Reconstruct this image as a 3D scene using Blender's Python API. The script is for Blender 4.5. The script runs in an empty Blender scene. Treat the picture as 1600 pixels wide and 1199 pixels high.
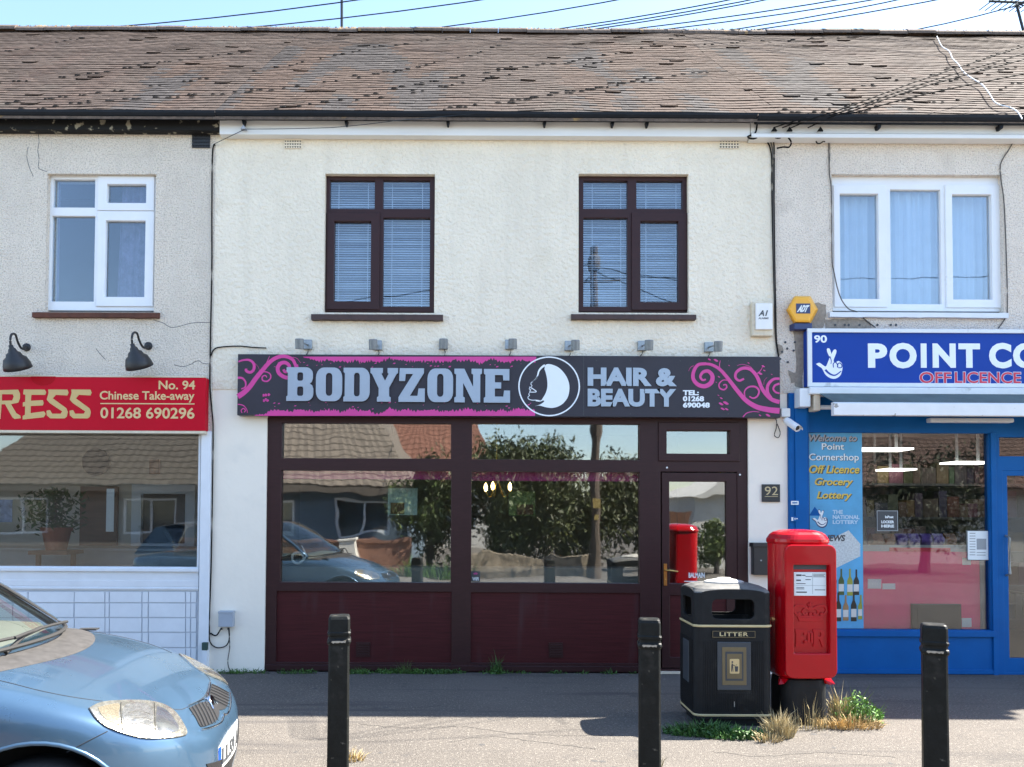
import bpy, bmesh, math, random
from mathutils import Vector, Matrix, noise
from mathutils.bvhtree import BVHTree
from mathutils.geometry import delaunay_2d_cdt
R = math.radians
rnd = random.Random(7)
scene = bpy.context.scene
COL = scene.collection

# ------------------------------------------------------------------ camera
F_MM, SENS = 27.0, 36.0
CAM_LOC = Vector((0.0, -7.75, 1.6))
TILT, ROLL = R(1.6), R(0.28)
SX = (800 - 745) / 1600.0
SY = (802 - 33 - 599.5) / 1600.0
cd = bpy.data.cameras.new('camera')
cam = bpy.data.objects.new('camera', cd)
COL.objects.link(cam)
cd.lens = F_MM; cd.sensor_width = SENS; cd.sensor_fit = 'HORIZONTAL'
cd.shift_x = SX; cd.shift_y = SY; cd.clip_start = 0.05; cd.clip_end = 2000
CAM_ROT = Matrix.Rotation(R(90) + TILT, 3, 'X') @ Matrix.Rotation(ROLL, 3, 'Z')
cam.matrix_world = Matrix.Translation(CAM_LOC) @ CAM_ROT.to_4x4()
scene.camera = cam
scene.render.resolution_x = 1024; scene.render.resolution_y = 767

# ------------------------------------------------------------------ sky, sun, exposure
TO_SUN = Vector((0.84, 0.258, 1.0)).normalized()
elev = math.asin(TO_SUN.z)
azim = math.atan2(TO_SUN.x, TO_SUN.y)
w = bpy.data.worlds.new('World'); scene.world = w; w.use_nodes = True
nt = w.node_tree; bg = nt.nodes['Background']
sky = nt.nodes.new('ShaderNodeTexSky'); sky.sky_type = 'NISHITA'; sky.sun_disc = False
sky.sun_elevation = elev; sky.sun_rotation = azim
sky.air_density = 1.0; sky.dust_density = 0.6; sky.ozone_density = 1.6
nt.links.new(sky.outputs[0], bg.inputs[0]); bg.inputs[1].default_value = 0.10
sd = bpy.data.lights.new('sun', 'SUN'); sd.energy = 5.0; sd.angle = R(0.5); sd.color = (1, 0.93, 0.83)
so = bpy.data.objects.new('sun', sd); COL.objects.link(so)
so.rotation_euler = (-TO_SUN).to_track_quat('-Z', 'Y').to_euler(); so.location = (6, 6, 14)
scene.view_settings.view_transform = 'Standard'; scene.view_settings.look = 'None'
scene.view_settings.exposure = 2.3; scene.view_settings.gamma = 1.0
scene.cycles.max_bounces = 10; scene.cycles.transparent_max_bounces = 24

# ------------------------------------------------------------------ helpers
def P(px, py, Y=0.0):
    """the point of the plane y = Y that the photograph shows at pixel px, py"""
    xs = px / 1600.0 - 0.5 + SX
    ys = (0.5 - py / 1199.0) * 1199.0 / 1600.0 + SY
    d = CAM_ROT @ Vector((xs * SENS, ys * SENS, -F_MM))
    return CAM_LOC + d * ((Y - CAM_LOC.y) / d.y)
def Mi(px, py, L):
    """a point at distance L across the street that the glass mirrors at px, py"""
    p = P(px, py, L); return Vector((p.x, -L, p.z))
def rect(b, Y):
    x0, y0, x1, y1 = b
    a, bb, c, d = P(x0, y0, Y), P(x1, y0, Y), P(x1, y1, Y), P(x0, y1, Y)
    return ((a.x + d.x) / 2, (bb.x + c.x) / 2, (c.z + d.z) / 2, (a.z + bb.z) / 2)   # X0 X1 Z0 Z1

class MB:
    def __init__(s): s.v = []; s.f = []; s.col = None; s.smooth = False
    def add(s, vs, fs):
        o = len(s.v); s.v += [tuple(p) for p in vs]; s.f += [tuple(i + o for i in f) for f in fs]; return s
    def box(s, x0, x1, y0, y1, z0, z1):
        return s.add([(x0,y0,z0),(x1,y0,z0),(x1,y1,z0),(x0,y1,z0),(x0,y0,z1),(x1,y0,z1),(x1,y1,z1),(x0,y1,z1)],
                     [(0,3,2,1),(4,5,6,7),(0,1,5,4),(1,2,6,5),(2,3,7,6),(3,0,4,7)])
    def prism(s, pts, y0, y1):
        n = len(pts)
        vs = [(x, y0, z) for x, z in pts] + [(x, y1, z) for x, z in pts]
        fs = [tuple(range(n)), tuple(range(2*n-1, n-1, -1))] + [(i, i+n, (i+1) % n + n, (i+1) % n) for i in range(n)]
        return s.add(vs, fs)
    def zprism(s, pts, z0, z1, cap=True):
        n = len(pts)
        vs = [(x, y, z0) for x, y in pts] + [(x, y, z1) for x, y in pts]
        fs = [(i, (i+1) % n, (i+1) % n + n, i+n) for i in range(n)]
        if cap: fs += [tuple(range(n-1, -1, -1)), tuple(range(n, 2*n))]
        return s.add(vs, fs)
    def rings(s, rings, close=True, cap0=True, cap1=True):
        n = len(rings[0]); vs = [p for r in rings for p in r]; fs = []
        for k in range(len(rings)-1):
            for i in range(n if close else n-1):
                j = (i+1) % n
                fs.append((k*n+i, k*n+j, (k+1)*n+j, (k+1)*n+i))
        if cap0: fs.append(tuple(range(n-1, -1, -1)))
        if cap1: fs.append(tuple(range((len(rings)-1)*n, len(rings)*n)))
        return s.add(vs, fs)
    def tube(s, path, r, seg=6, r2=None):
        path = [Vector(p) for p in path]; rings = []
        for i, p in enumerate(path):
            d = (path[min(i+1, len(path)-1)] - path[max(i-1, 0)])
            if d.length < 1e-9: d = Vector((0,0,1))
            d.normalize()
            u = d.cross(Vector((0,0,1)))
            if u.length < 1e-3: u = d.cross(Vector((0,1,0)))
            u.normalize(); v = d.cross(u)
            t = i / max(1, len(path)-1)
            rr = r[i] if isinstance(r, (list, tuple)) else (r if r2 is None else r + (r2-r)*t)
            rings.append([p + (u*math.cos(a) + v*math.sin(a))*rr for a in [2*math.pi*k/seg for k in range(seg)]])
        return s.rings(rings)
    def lathe(s, prof, c, axis=Vector((0,0,1)), seg=20):
        axis = Vector(axis).normalized(); c = Vector(c)
        u = axis.cross(Vector((1,0,0)))
        if u.length < 1e-3: u = axis.cross(Vector((0,1,0)))
        u.normalize(); v = axis.cross(u)
        return s.rings([[c + axis*h + (u*math.cos(a)+v*math.sin(a))*max(r, 1e-4) for a in [2*math.pi*k/seg for k in range(seg)]] for r, h in prof])
    def mesh_add(s, me, M4=None):
        vs = [(M4 @ v.co) if M4 else v.co.copy() for v in me.vertices]
        return s.add(vs, [tuple(p.vertices) for p in me.polygons])

def base_of(o):
    while o.parent: o = o.parent
    return o.location
def setp(o, **k):
    for a, b in k.items():
        if b is not None: o[a] = b
    return o
def obj(name, mb, mat, parent=None, bevel=0, subsurf=0, smooth=False, weld=False, label=None):
    me = bpy.data.meshes.new(name)
    off = base_of(parent).copy() if parent else Vector((0,0,0))
    me.from_pydata([Vector(v) - off for v in mb.v], [], mb.f)
    me.materials.append(mat)
    bm = bmesh.new(); bm.from_mesh(me)
    if weld: bmesh.ops.remove_doubles(bm, verts=bm.verts, dist=1e-4)
    bmesh.ops.recalc_face_normals(bm, faces=bm.faces)
    bm.to_mesh(me); bm.free()
    if mb.col:
        at = me.color_attributes.new('tint', 'FLOAT_COLOR', 'CORNER'); i = 0
        for p, c in zip(me.polygons, mb.col):
            for li in p.loop_indices: at.data[li].color = (*c, 1)
    o = bpy.data.objects.new(name, me); COL.objects.link(o)
    if parent: o.parent = parent
    if bevel:
        m = o.modifiers.new('bevel', 'BEVEL'); m.width = bevel; m.segments = 2; m.limit_method = 'ANGLE'; m.angle_limit = R(40)
    if subsurf:
        m = o.modifiers.new('sub', 'SUBSURF'); m.levels = subsurf; m.render_levels = subsurf
    if smooth or subsurf:
        for p in me.polygons: p.use_smooth = True
    if label: o['label'] = label
    return o
def thing(name, label, cat, loc=(0,0,0), group=None):
    o = bpy.data.objects.new(name, None); COL.objects.link(o); o.location = loc; o.empty_display_size = 0.2
    return setp(o, label=label, category=cat, group=group)
def tag(o, label, cat, group=None): return setp(o, label=label, category=cat, group=group)
def copy_tree(o, parent=None):
    c = o.copy(); COL.objects.link(c)
    if parent: c.parent = parent
    for ch in [x for x in o.children]: copy_tree(ch, c)
    return c
DG = bpy.context.evaluated_depsgraph_get
def curve_mesh(loops, ext=0.0, bev=0.0):
    """filled flat outline (loops with holes) in x, y, thickness +-ext in z"""
    cu = bpy.data.curves.new('tmp', 'CURVE'); cu.dimensions = '2D'; cu.fill_mode = 'BOTH'; cu.extrude = ext; cu.bevel_depth = bev; cu.bevel_resolution = 1
    for lp in loops:
        sp = cu.splines.new('POLY'); sp.points.add(len(lp)-1); sp.use_cyclic_u = True
        for q, (x, y) in zip(sp.points, lp): q.co = (x, y, 0, 1)
    o = bpy.data.objects.new('tmp', cu); COL.objects.link(o)
    dg = DG(); dg.update()
    me = bpy.data.meshes.new_from_object(o.evaluated_get(dg)); bpy.data.objects.remove(o); bpy.data.curves.remove(cu)
    return me
XZ = Matrix(((1,0,0,0),(0,0,-1,0),(0,1,0,0),(0,0,0,1)))       # x,y -> x,z ; z -> -y
def plate(mb, loops, y0, y1, bev=0.0):
    me = curve_mesh(loops, (y1-y0)/2 - bev, bev)
    mb.mesh_add(me, Matrix.Translation((0,(y0+y1)/2,0)) @ XZ); bpy.data.meshes.remove(me); return mb
def rl(b, Y):                                                 # px box -> world loop
    X0,X1,Z0,Z1 = rect(b, Y); return [(X0,Z0),(X1,Z0),(X1,Z1),(X0,Z1)]
def text_mesh(s, bold=0.0, shear=0.0, ext=0.0, space=1.0):
    cu = bpy.data.curves.new('tmp', 'FONT'); cu.body = s; cu.size = 1; cu.offset = bold; cu.shear = shear; cu.extrude = ext; cu.space_character = space; cu.resolution_u = 4
    o = bpy.data.objects.new('tmp', cu); COL.objects.link(o)
    dg = DG(); dg.update()
    me = bpy.data.meshes.new_from_object(o.evaluated_get(dg)); bpy.data.objects.remove(o); bpy.data.curves.remove(cu)
    return me
def text(mb, s, box, Y, th=0.004, bold=0.02, shear=0.0, space=1.0):
    """lettering filling a pixel box, standing th proud of the plane y = Y"""
    X0,X1,Z0,Z1 = rect(box, Y)
    me = text_mesh(s, bold, shear, 0.5, space)
    xs = [v.co.x for v in me.vertices]; ys = [v.co.y for v in me.vertices]
    ax, bx, ay, by = min(xs), max(xs), min(ys), max(ys)
    for v in me.vertices:
        x = X0 + (v.co.x-ax)/(bx-ax)*(X1-X0); z = Z0 + (v.co.y-ay)/(by-ay)*(Z1-Z0)
        v.co = (x, Y - th*(0.5 + v.co.z), z)
    mb.mesh_add(me); bpy.data.meshes.remove(me); return mb
def glyph(mb, loops, box, Y, th, skew=0):
    X0,X1,Z0,Z1 = rect(box, Y)
    return plate(mb, [[(X0+x*(X1-X0)+skew*y*(Z1-Z0), Z0+y*(Z1-Z0)) for x, y in lp] for lp in loops], Y-th, Y)
def pxpoly(mb, pts, Y, th):
    return plate(mb, [[(p.x, p.z) for p in (P(x, y, Y) for x, y in pts)]], Y-th, Y)
def catmull(pts, n=6):
    pts = [Vector(p) for p in pts]; out = []
    for i in range(len(pts)-1):
        p0, p1, p2, p3 = pts[max(i-1,0)], pts[i], pts[i+1], pts[min(i+2, len(pts)-1)]
        for k in range(n):
            t = k/n
            out.append(0.5*((2*p1)+(p2-p0)*t+(2*p0-5*p1+4*p2-p3)*t*t+(3*p1-p0-3*p2+p3)*t**3))
    return out + [pts[-1]]
def ribbon(mb, pts, w0, w1, Y, th, n=6, wm=None):
    """tapered stroke through pixel points"""
    c = catmull([(x, y) for x, y in pts], n); L = []; Rr = []
    for i, p in enumerate(c):
        d = (c[min(i+1, len(c)-1)] - c[max(i-1, 0)]).normalized(); nn = Vector((-d.y, d.x)); t = i/(len(c)-1)
        wd = w0 + (w1-w0)*t if wm is None else (w0 + (wm-w0)*t*2 if t < .5 else wm + (w1-wm)*(t*2-1))
        a, b = p + nn*wd/2, p - nn*wd/2
        L.append(P(a.x, a.y, Y)); Rr.append(P(b.x, b.y, Y))
    vs = []
    for a, b in zip(L, Rr): vs += [(a.x, Y-th, a.z), (b.x, Y-th, b.z)]
    return mb.add(vs, [(2*i, 2*i+1, 2*i+3, 2*i+2) for i in range(len(L)-1)])
def rrect(x0, x1, y0, y1, r, n=5):
    out = []
    for cx, cy, a0 in ((x1-r,y1-r,0),(x0+r,y1-r,90),(x0+r,y0+r,180),(x1-r,y0+r,270)):
        for k in range(n+1):
            a = R(a0 + 90*k/n); out.append((cx+r*math.cos(a), cy+r*math.sin(a)))
    return out
def circ(cx, cy, r, n=24, a0=0, a1=360, ry=None):
    return [(cx+r*math.cos(R(a0+(a1-a0)*k/n)), cy+(ry or r)*math.sin(R(a0+(a1-a0)*k/n))) for k in range(n if a1-a0 == 360 else n+1)]
def cable(pts, sag=0, n=10):
    out = []
    for i in range(len(pts)-1):
        a, b = Vector(pts[i]), Vector(pts[i+1])
        for k in range(n):
            t = k/n; p = a.lerp(b, t); p.z -= sag*4*t*(1-t); out.append(p)
    return out + [Vector(pts[-1])]

# ------------------------------------------------------------------ materials
def M(name, c, rough=0.6, metal=0.0, var=0.08, scale=6.0, bump=0.0, bscale=60.0, coat=0.0, spec=0.5, spots=None, tint=False, detail=6, stretch=None, emis=0, bdist=0.01, streak=None):
    m = bpy.data.materials.new(name); m.use_nodes = True; n = m.node_tree; N = n.nodes; L = n.links
    b = N['Principled BSDF']; b.inputs['Roughness'].default_value = rough; b.inputs['Metallic'].default_value = metal
    b.inputs['Coat Weight'].default_value = coat; b.inputs['Specular IOR Level'].default_value = spec
    tc = N.new('ShaderNodeTexCoord'); vec = tc.outputs['Object']
    if stretch:
        mp = N.new('ShaderNodeMapping'); mp.inputs['Scale'].default_value = stretch; L.new(vec, mp.inputs[0]); vec = mp.outputs[0]
    nz = N.new('ShaderNodeTexNoise'); nz.inputs['Scale'].default_value = scale; nz.inputs['Detail'].default_value = detail; nz.inputs['Roughness'].default_value = 0.65
    L.new(vec, nz.inputs['Vector'])
    rp = N.new('ShaderNodeMapRange'); rp.inputs[1].default_value = 0.3; rp.inputs[2].default_value = 0.7; L.new(nz.outputs['Fac'], rp.inputs[0])
    mx = N.new('ShaderNodeMix'); mx.data_type = 'RGBA'; L.new(rp.outputs[0], mx.inputs[0])
    mx.inputs[6].default_value = (*[x*(1-var) for x in c], 1); mx.inputs[7].default_value = (*[min(1, x*(1+var)) for x in c], 1)
    out = mx.outputs[2]
    if spots:                                   # (scale, threshold, colour, softness)
        for sc, th, cc, sf in spots:
            nn = N.new('ShaderNodeTexNoise'); nn.inputs['Scale'].default_value = sc; nn.inputs['Detail'].default_value = 5; L.new(vec, nn.inputs['Vector'])
            r2 = N.new('ShaderNodeMapRange'); r2.inputs[1].default_value = th; r2.inputs[2].default_value = th+sf; L.new(nn.outputs['Fac'], r2.inputs[0])
            m2 = N.new('ShaderNodeMix'); m2.data_type = 'RGBA'; L.new(r2.outputs[0], m2.inputs[0]); L.new(out, m2.inputs[6]); m2.inputs[7].default_value = (*cc, 1); out = m2.outputs[2]
    if streak:                                  # rain streaks running down
        sc, th, cc, sf = streak; mp2 = N.new('ShaderNodeMapping'); mp2.inputs['Scale'].default_value = sc; L.new(tc.outputs['Object'], mp2.inputs[0])
        nn = N.new('ShaderNodeTexNoise'); nn.inputs['Scale'].default_value = 1; nn.inputs['Detail'].default_value = 6; L.new(mp2.outputs[0], nn.inputs['Vector'])
        r2 = N.new('ShaderNodeMapRange'); r2.inputs[1].default_value = th; r2.inputs[2].default_value = th+sf; L.new(nn.outputs['Fac'], r2.inputs[0])
        m2 = N.new('ShaderNodeMix'); m2.data_type = 'RGBA'; L.new(r2.outputs[0], m2.inputs[0]); L.new(out, m2.inputs[6]); m2.inputs[7].default_value = (*cc, 1); out = m2.outputs[2]
    if tint:
        a = N.new('ShaderNodeAttribute'); a.attribute_name = 'tint'
        m3 = N.new('ShaderNodeMix'); m3.data_type = 'RGBA'; m3.blend_type = 'MULTIPLY'; m3.inputs[0].default_value = 1; L.new(out, m3.inputs[6]); L.new(a.outputs['Color'], m3.inputs[7]); out = m3.outputs[2]
    L.new(out, b.inputs['Base Color'])
    if emis:
        b.inputs['Emission Color'].default_value = (*c, 1); b.inputs['Emission Strength'].default_value = emis
    r3 = N.new('ShaderNodeMapRange'); r3.inputs[3].default_value = max(0.02, rough-0.08); r3.inputs[4].default_value = min(1, rough+0.1); L.new(nz.outputs['Fac'], r3.inputs[0]); L.new(r3.outputs[0], b.inputs['Roughness'])
    if bump:
        bn = N.new('ShaderNodeTexNoise'); bn.inputs['Scale'].default_value = bscale; bn.inputs['Detail'].default_value = 4; L.new(vec, bn.inputs['Vector'])
        bp = N.new('ShaderNodeBump'); bp.inputs['Strength'].default_value = bump; bp.inputs['Distance'].default_value = bdist; L.new(bn.outputs['Fac'], bp.inputs['Height']); L.new(bp.outputs[0], b.inputs['Normal'])
    return m
def glass_mat(name, refl, tint=(1,1,1), wave=0.0, wscale=2.0, rough=0.0):
    m = bpy.data.materials.new(name); m.use_nodes = True; n = m.node_tree; N = n.nodes; L = n.links
    N.remove(N['Principled BSDF']); out = N['Material Output']
    tr = N.new('ShaderNodeBsdfTransparent'); tr.inputs[0].default_value = (*tint, 1)
    gl = N.new('ShaderNodeBsdfGlossy'); gl.inputs['Roughness'].default_value = rough
    fr = N.new('ShaderNodeFresnel'); fr.inputs[0].default_value = 1.5
    ad = N.new('ShaderNodeMath'); ad.operation = 'ADD'; ad.use_clamp = True; ad.inputs[1].default_value = refl; L.new(fr.outputs[0], ad.inputs[0])
    mx = N.new('ShaderNodeMixShader'); L.new(ad.outputs[0], mx.inputs[0]); L.new(tr.outputs[0], mx.inputs[1]); L.new(gl.outputs[0], mx.inputs[2]); L.new(mx.outputs[0], out.inputs[0])
    if wave:
        tc = N.new('ShaderNodeTexCoord'); nz = N.new('ShaderNodeTexNoise'); nz.inputs['Scale'].default_value = wscale; nz.inputs['Detail'].default_value = 1; L.new(tc.outputs['Object'], nz.inputs['Vector'])
        bp = N.new('ShaderNodeBump'); bp.inputs['Strength'].default_value = 1; bp.inputs['Distance'].default_value = wave; L.new(nz.outputs['Fac'], bp.inputs['Height']); L.new(bp.outputs[0], gl.inputs['Normal'])
    return m
def roughcast(name, c, c2, dark, amount, bump=0.7, bscale=42, spot=0.62):
    m = M(name, c, 0.9, var=0.06, scale=1.3, bump=bump, bscale=bscale, bdist=0.03, spec=0.2, streak=((5,5,.55),.52,tuple(x*.90 for x in c),.25),
          spots=[(3.0, 0.56, c2, 0.2), (66.0, spot, dark, amount), (75.0, .60, tuple(min(.9,x*1.15) for x in c), .2)])
    return m
mt = {}
mt['cream'] = roughcast('cream_roughcast', (.87,.785,.635), (.80,.72,.575), (.60,.53,.41), .40, bump=1.0, bscale=27, spot=.55)
mt['pebble'] = roughcast('grey_pebbledash', (.86,.77,.65), (.72,.64,.54), (.50,.43,.34), .25, bump=1.0, bscale=60, spot=0.48)
mt['pebble2'] = roughcast('pale_pebbledash', (.88,.79,.68), (.75,.67,.57), (.50,.43,.36), .25, bump=1.0, bscale=60, spot=0.50)
mt['smooth'] = M('white_masonry_paint', (.88,.81,.69), .7, var=.03, scale=2, bump=.25, bscale=14, spots=[(1.4,.62,(.70,.66,.58),.2)])
mt['patch'] = M('bare_render', (.30,.26,.21), .95, var=.25, scale=25, bump=.6, bscale=60)
mt['brown'] = M('brown_upvc', (.036,.013,.013), .42, var=.14, scale=9, stretch=(1,1,6), spec=.28)
mt['maroon'] = M('maroon_panel', (.056,.010,.011), .5, var=.25, scale=5, stretch=(.6,1,14), bump=.15, bscale=18, spec=.2, streak=((6,6,.8),.58,(.060,.026,.027),.2))
mt['upvc'] = M('white_upvc', (.78,.80,.82), .3, var=.03, scale=4, spec=.5)
mt['upvc2'] = M('painted_white_timber', (.74,.77,.80), .4, var=.05, scale=5, spots=[(7,.7,(.5,.5,.48),.1)])
mt['fascia'] = M('white_fascia', (.78,.78,.76), .4, var=.05, scale=3, stretch=(.4,1,4))
mt['peel'] = M('peeling_black_paint', (.014,.014,.014), .7, var=.2, scale=8, spec=.2, spots=[(13,.60,(.30,.27,.20),.05)])
mt['gutter'] = M('black_gutter', (.010,.013,.018), .5, spec=.2, var=.2, scale=8)
mt['sill'] = M('brown_sill', (.055,.028,.024), .55, var=.25, scale=10, bump=.3, bscale=30)
mt['redsill'] = M('rust_sill', (.10,.035,.02), .8, var=.35, scale=14, bump=.4, bscale=40)
mt['tile'] = M('clay_tile', (.066,.053,.047), .9, var=.25, scale=9, bump=.5, bscale=50, tint=True, spec=.2, spots=[(30,.68,(.28,.26,.23),.05),(2.2,.60,(.064,.057,.051),.15)])
mt['ridge'] = M('ridge_tile', (.12,.09,.07), .95, var=.4, scale=18, bump=.8, bscale=50, spots=[(6,.62,(.36,.22,.08),.1)])
mt['brick'] = M('dark_brick', (.25,.13,.09), .9, var=.3, scale=12, bump=.4)
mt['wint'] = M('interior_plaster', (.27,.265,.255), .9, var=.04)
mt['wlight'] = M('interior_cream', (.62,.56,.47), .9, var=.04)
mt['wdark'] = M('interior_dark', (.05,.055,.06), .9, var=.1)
mt['floor_in'] = M('interior_floor', (.12,.10,.08), .5, var=.2)
mt['glass'] = glass_mat('upstairs_glass', .07, (.86,.92,.97), .0006, 3)
mt['shopglass'] = glass_mat('shop_glass', .17, (.85,.88,.86), .0018, 2.4, .018)
mt['cornerglass'] = glass_mat('corner_glass', .025, (.93,.95,.95), .001, 2.0, .015)
mt['takeglass'] = glass_mat('takeaway_glass', .06, (.9,.92,.92), .001, 2.0, .015)
mt['carglass'] = glass_mat('car_glass', .10, (.80,.88,.84))
mt['blind'] = M('blind_white', (.72,.74,.76), .5, var=.02)
mt['black'] = M('black_plastic', (.018,.018,.019), .45, var=.2, scale=12, bump=.1, bscale=90)
mt['cable'] = M('cable_black', (.014,.014,.014), .8, spec=.05)
mt['cablegrey'] = M('cable_grey', (.10,.09,.08), .7)
mt['wire'] = M('overhead_wire', (.035,.045,.055), .8, spec=.05)
mt['white'] = M('white_plastic', (.80,.80,.78), .35, var=.04)
mt['offwhite'] = M('aged_plastic', (.66,.58,.44), .5, var=.12, scale=20)
mt['grey'] = M('grey_metal', (.30,.33,.35), .4, metal=.6, var=.2, scale=25)
mt['lampgrey'] = M('lamp_grey', (.20,.22,.23), .35, metal=.3, var=.2, scale=30)
mt['greybox'] = M('grey_box', (.36,.40,.45), .5, var=.05)
mt['signdark'] = M('charcoal_sign', (.036,.033,.044), .4, var=.10, scale=3, spec=.3)
mt['pink'] = M('magenta_vinyl', (.62,.045,.28), .35, var=.06, scale=5)
mt['silver'] = M('silver_letter', (.34,.40,.47), .3, metal=.25, var=.06, scale=6)
mt['logowhite'] = M('logo_white', (.80,.86,.90), .35, var=.02)
mt['red'] = M('red_sign', (.52,.004,.020), .4, var=.05, scale=2, spec=.12)
mt['redd'] = M('dark_red_disc', (.40,.002,.010), .4, spec=.12)
mt['gold'] = M('gold_vinyl', (.60,.42,.16), .4, var=.05)
mt['goldpale'] = M('gold_letter', (.70,.50,.24), .4, var=.05)
mt['blue'] = M('blue_sign', (.010,.055,.33), .4, var=.05, scale=2, spec=.15)
mt['bluepaint'] = M('blue_paint', (.003,.100,.33), .45, spec=.15, var=.08, scale=4, bump=.08, bscale=20)
mt['aluminium'] = M('white_aluminium', (.70,.74,.76), .35, var=.05, spots=[(5,.64,(.45,.47,.47),.1)])
mt['awning'] = M('awning_cloth', (.085,.12,.125), .85, var=.2, scale=6)
mt['redtext'] = M('red_letter', (.62,.02,.06), .4)
mt['yellow'] = M('amber_plastic', (.85,.42,.03), .35, var=.05)
mt['navy'] = M('navy_plastic', (.02,.035,.12), .3)
mt['pillar'] = M('pillar_red', (.43,.001,.007), .22, var=.06, scale=6, coat=.3, spec=.25, bump=.03, bscale=14)
mt['label'] = M('paper_white', (.74,.80,.80), .45, var=.02)
mt['ink'] = M('ink_dark', (.05,.055,.06), .5)
mt['inkgrey'] = M('ink_grey', (.30,.33,.34), .5)
mt['bin'] = M('bin_black', (.015,.0155,.016), .62, spec=.2, var=.25, scale=14, bump=.06, bscale=50, spots=[(4,.62,(.045,.044,.04),.15)])
mt['bintop'] = M('bin_grey_lid', (.10,.10,.095), .6, var=.3, scale=18, spots=[(6,.55,(.25,.24,.22),.2)])
mt['bingold'] = M('bin_gold', (.55,.45,.24), .45, var=.1)
mt['bronze'] = M('bronze_plate', (.16,.12,.06), .4, var=.1)
mt['bingrey'] = M('bin_slate', (.045,.055,.065), .4, var=.1)
mt['post'] = M('post_black', (.010,.011,.010), .5, spec=.2, var=.3, scale=20, bump=.15, bscale=60, spots=[(7,.58,(.034,.032,.028),.15),(16,.64,(.11,.10,.08),.06)])
mt['chip'] = M('worn_edge', (.36,.31,.24), .8, var=.3, scale=40)
mt['brass'] = M('brass', (.60,.36,.10), .3, metal=.9, var=.1)
mt['tarmac'] = M('tarmac', (.110,.099,.088), .92, var=.18, scale=.9, bump=.9, bscale=110, bdist=.012, spec=.25,
                 spots=[(48,.56,(.20,.185,.16),.10),(60,.60,(.045,.045,.048),.08),(120,.56,(.19,.175,.15),.1),(.7,.58,(.135,.122,.108),.15),(4,.62,(.070,.066,.064),.18),(14,.68,(.17,.155,.13),.08)], streak=((.35,4.5,1),.56,(.078,.072,.068),.14))
mt['road'] = M('road_tarmac', (.13,.12,.108), .9, var=.2, scale=1, bump=.7, bscale=120, spots=[(160,.6,(.14,.13,.12),.1)])
mt['leaf'] = M('leaf_green', (.055,.115,.025), .6, var=.4, scale=4, tint=True)
mt['treeleaf'] = M('tree_leaf', (.075,.10,.03), .6, var=.4, scale=2, tint=True)
mt['straw'] = M('dry_straw', (.42,.35,.20), .8, var=.2, scale=8, tint=True)
mt['bark'] = M('bark', (.08,.06,.045), .9, var=.4, scale=8, bump=.6, bscale=20, stretch=(1,1,.3))
mt['lampbulb'] = M('warm_bulb', (1,.72,.28), .4, emis=5)
mt['tubelight'] = M('tube_light', (1,.95,.86), .4, emis=1.0)
mt['roomblue'] = M('poster_blue', (.085,.36,.60), .45, var=.25, scale=1.4)
mt['pinkboard'] = M('pink_board', (.95,.07,.22), .6, var=.08, scale=3)
mt['crisp'] = M('snack_purple', (.10,.05,.26), .4, var=.5, scale=14)
mt['snackorange'] = M('snack_brown', (.26,.10,.04), .4, var=.5, scale=14)
mt['black2'] = M('slate_black', (.02,.021,.022), .35)
mt['curtain'] = M('net_curtain', (.62,.68,.73), .9, var=.06, scale=5)
mt['curtain2'] = M('mauve_curtain', (.16,.14,.21), .9, var=.35, scale=9)
mt['terracotta'] = M('terracotta', (.33,.10,.05), .7, var=.1)
mt['counter'] = M('counter_grey', (.30,.36,.38), .4, var=.1)
mt['wood'] = M('wood_brown', (.16,.07,.035), .5, var=.25, scale=4, stretch=(1,1,8))
mt['mirror'] = M('mirror', (.8,.85,.85), .03, metal=1, var=.01)
print('helpers ready')
# ------------------------------------------------------------------ the ground
def sheet(name, x0, x1, y0, y1, z, m):
    o = obj(name, MB().add([(x0,y0,z),(x1,y0,z),(x1,y1,z),(x0,y1,z)], [(0,1,2,3)]), m); o['kind'] = 'structure'; return o
sheet('pavement', -120, 120, -120, 120, 0, mt['tarmac'])
sheet('road', -120, 120, -10.4, -5.9, 0.004, mt['road'])

# ------------------------------------------------------------------ the terrace of three shops
XL = P(332, 600, 0).x; XR = P(1211, 400, 0).x; XP = P(1232, 850, 0).x
XLL = XL - 5.9; XRR = XR + 5.9
YB = 7.2; YRID = 3.6; YEAVE = -0.20
ZE = P(745, 181, YEAVE).z; ZR = P(745, 53, YRID).z
zpx = lambda y, Y=0: P(745, y, Y).z
houses = {}
houses['left'] = thing('takeaway_shop', 'grey pebbledash shop house with a red Chinese takeaway sign, left end of the row', 'shop', (XL-2.9, 0, 0), 'terraced shops')
houses['mid'] = thing('hair_salon', 'cream roughcast shop house with dark brown salon front, in the middle of the row', 'shop', ((XL+XR)/2, 0, 0), 'terraced shops')
houses['right'] = thing('corner_shop', 'pebbledash shop house with bright blue shopfront and three-light white window upstairs', 'shop', (XR+2.9, 0, 0), 'terraced shops')
HL, HM, HR = houses['left'], houses['mid'], houses['right']

def wall(name, parent, m, outer, holes, y0=0.0, y1=0.25, label=None):
    return obj(name, plate(MB(), [outer] + holes, y0, y1), m, parent, label=label)
ZB = zpx(610)                                     # where the roughcast stops
ZSF = zpx(652, .03)
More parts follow.
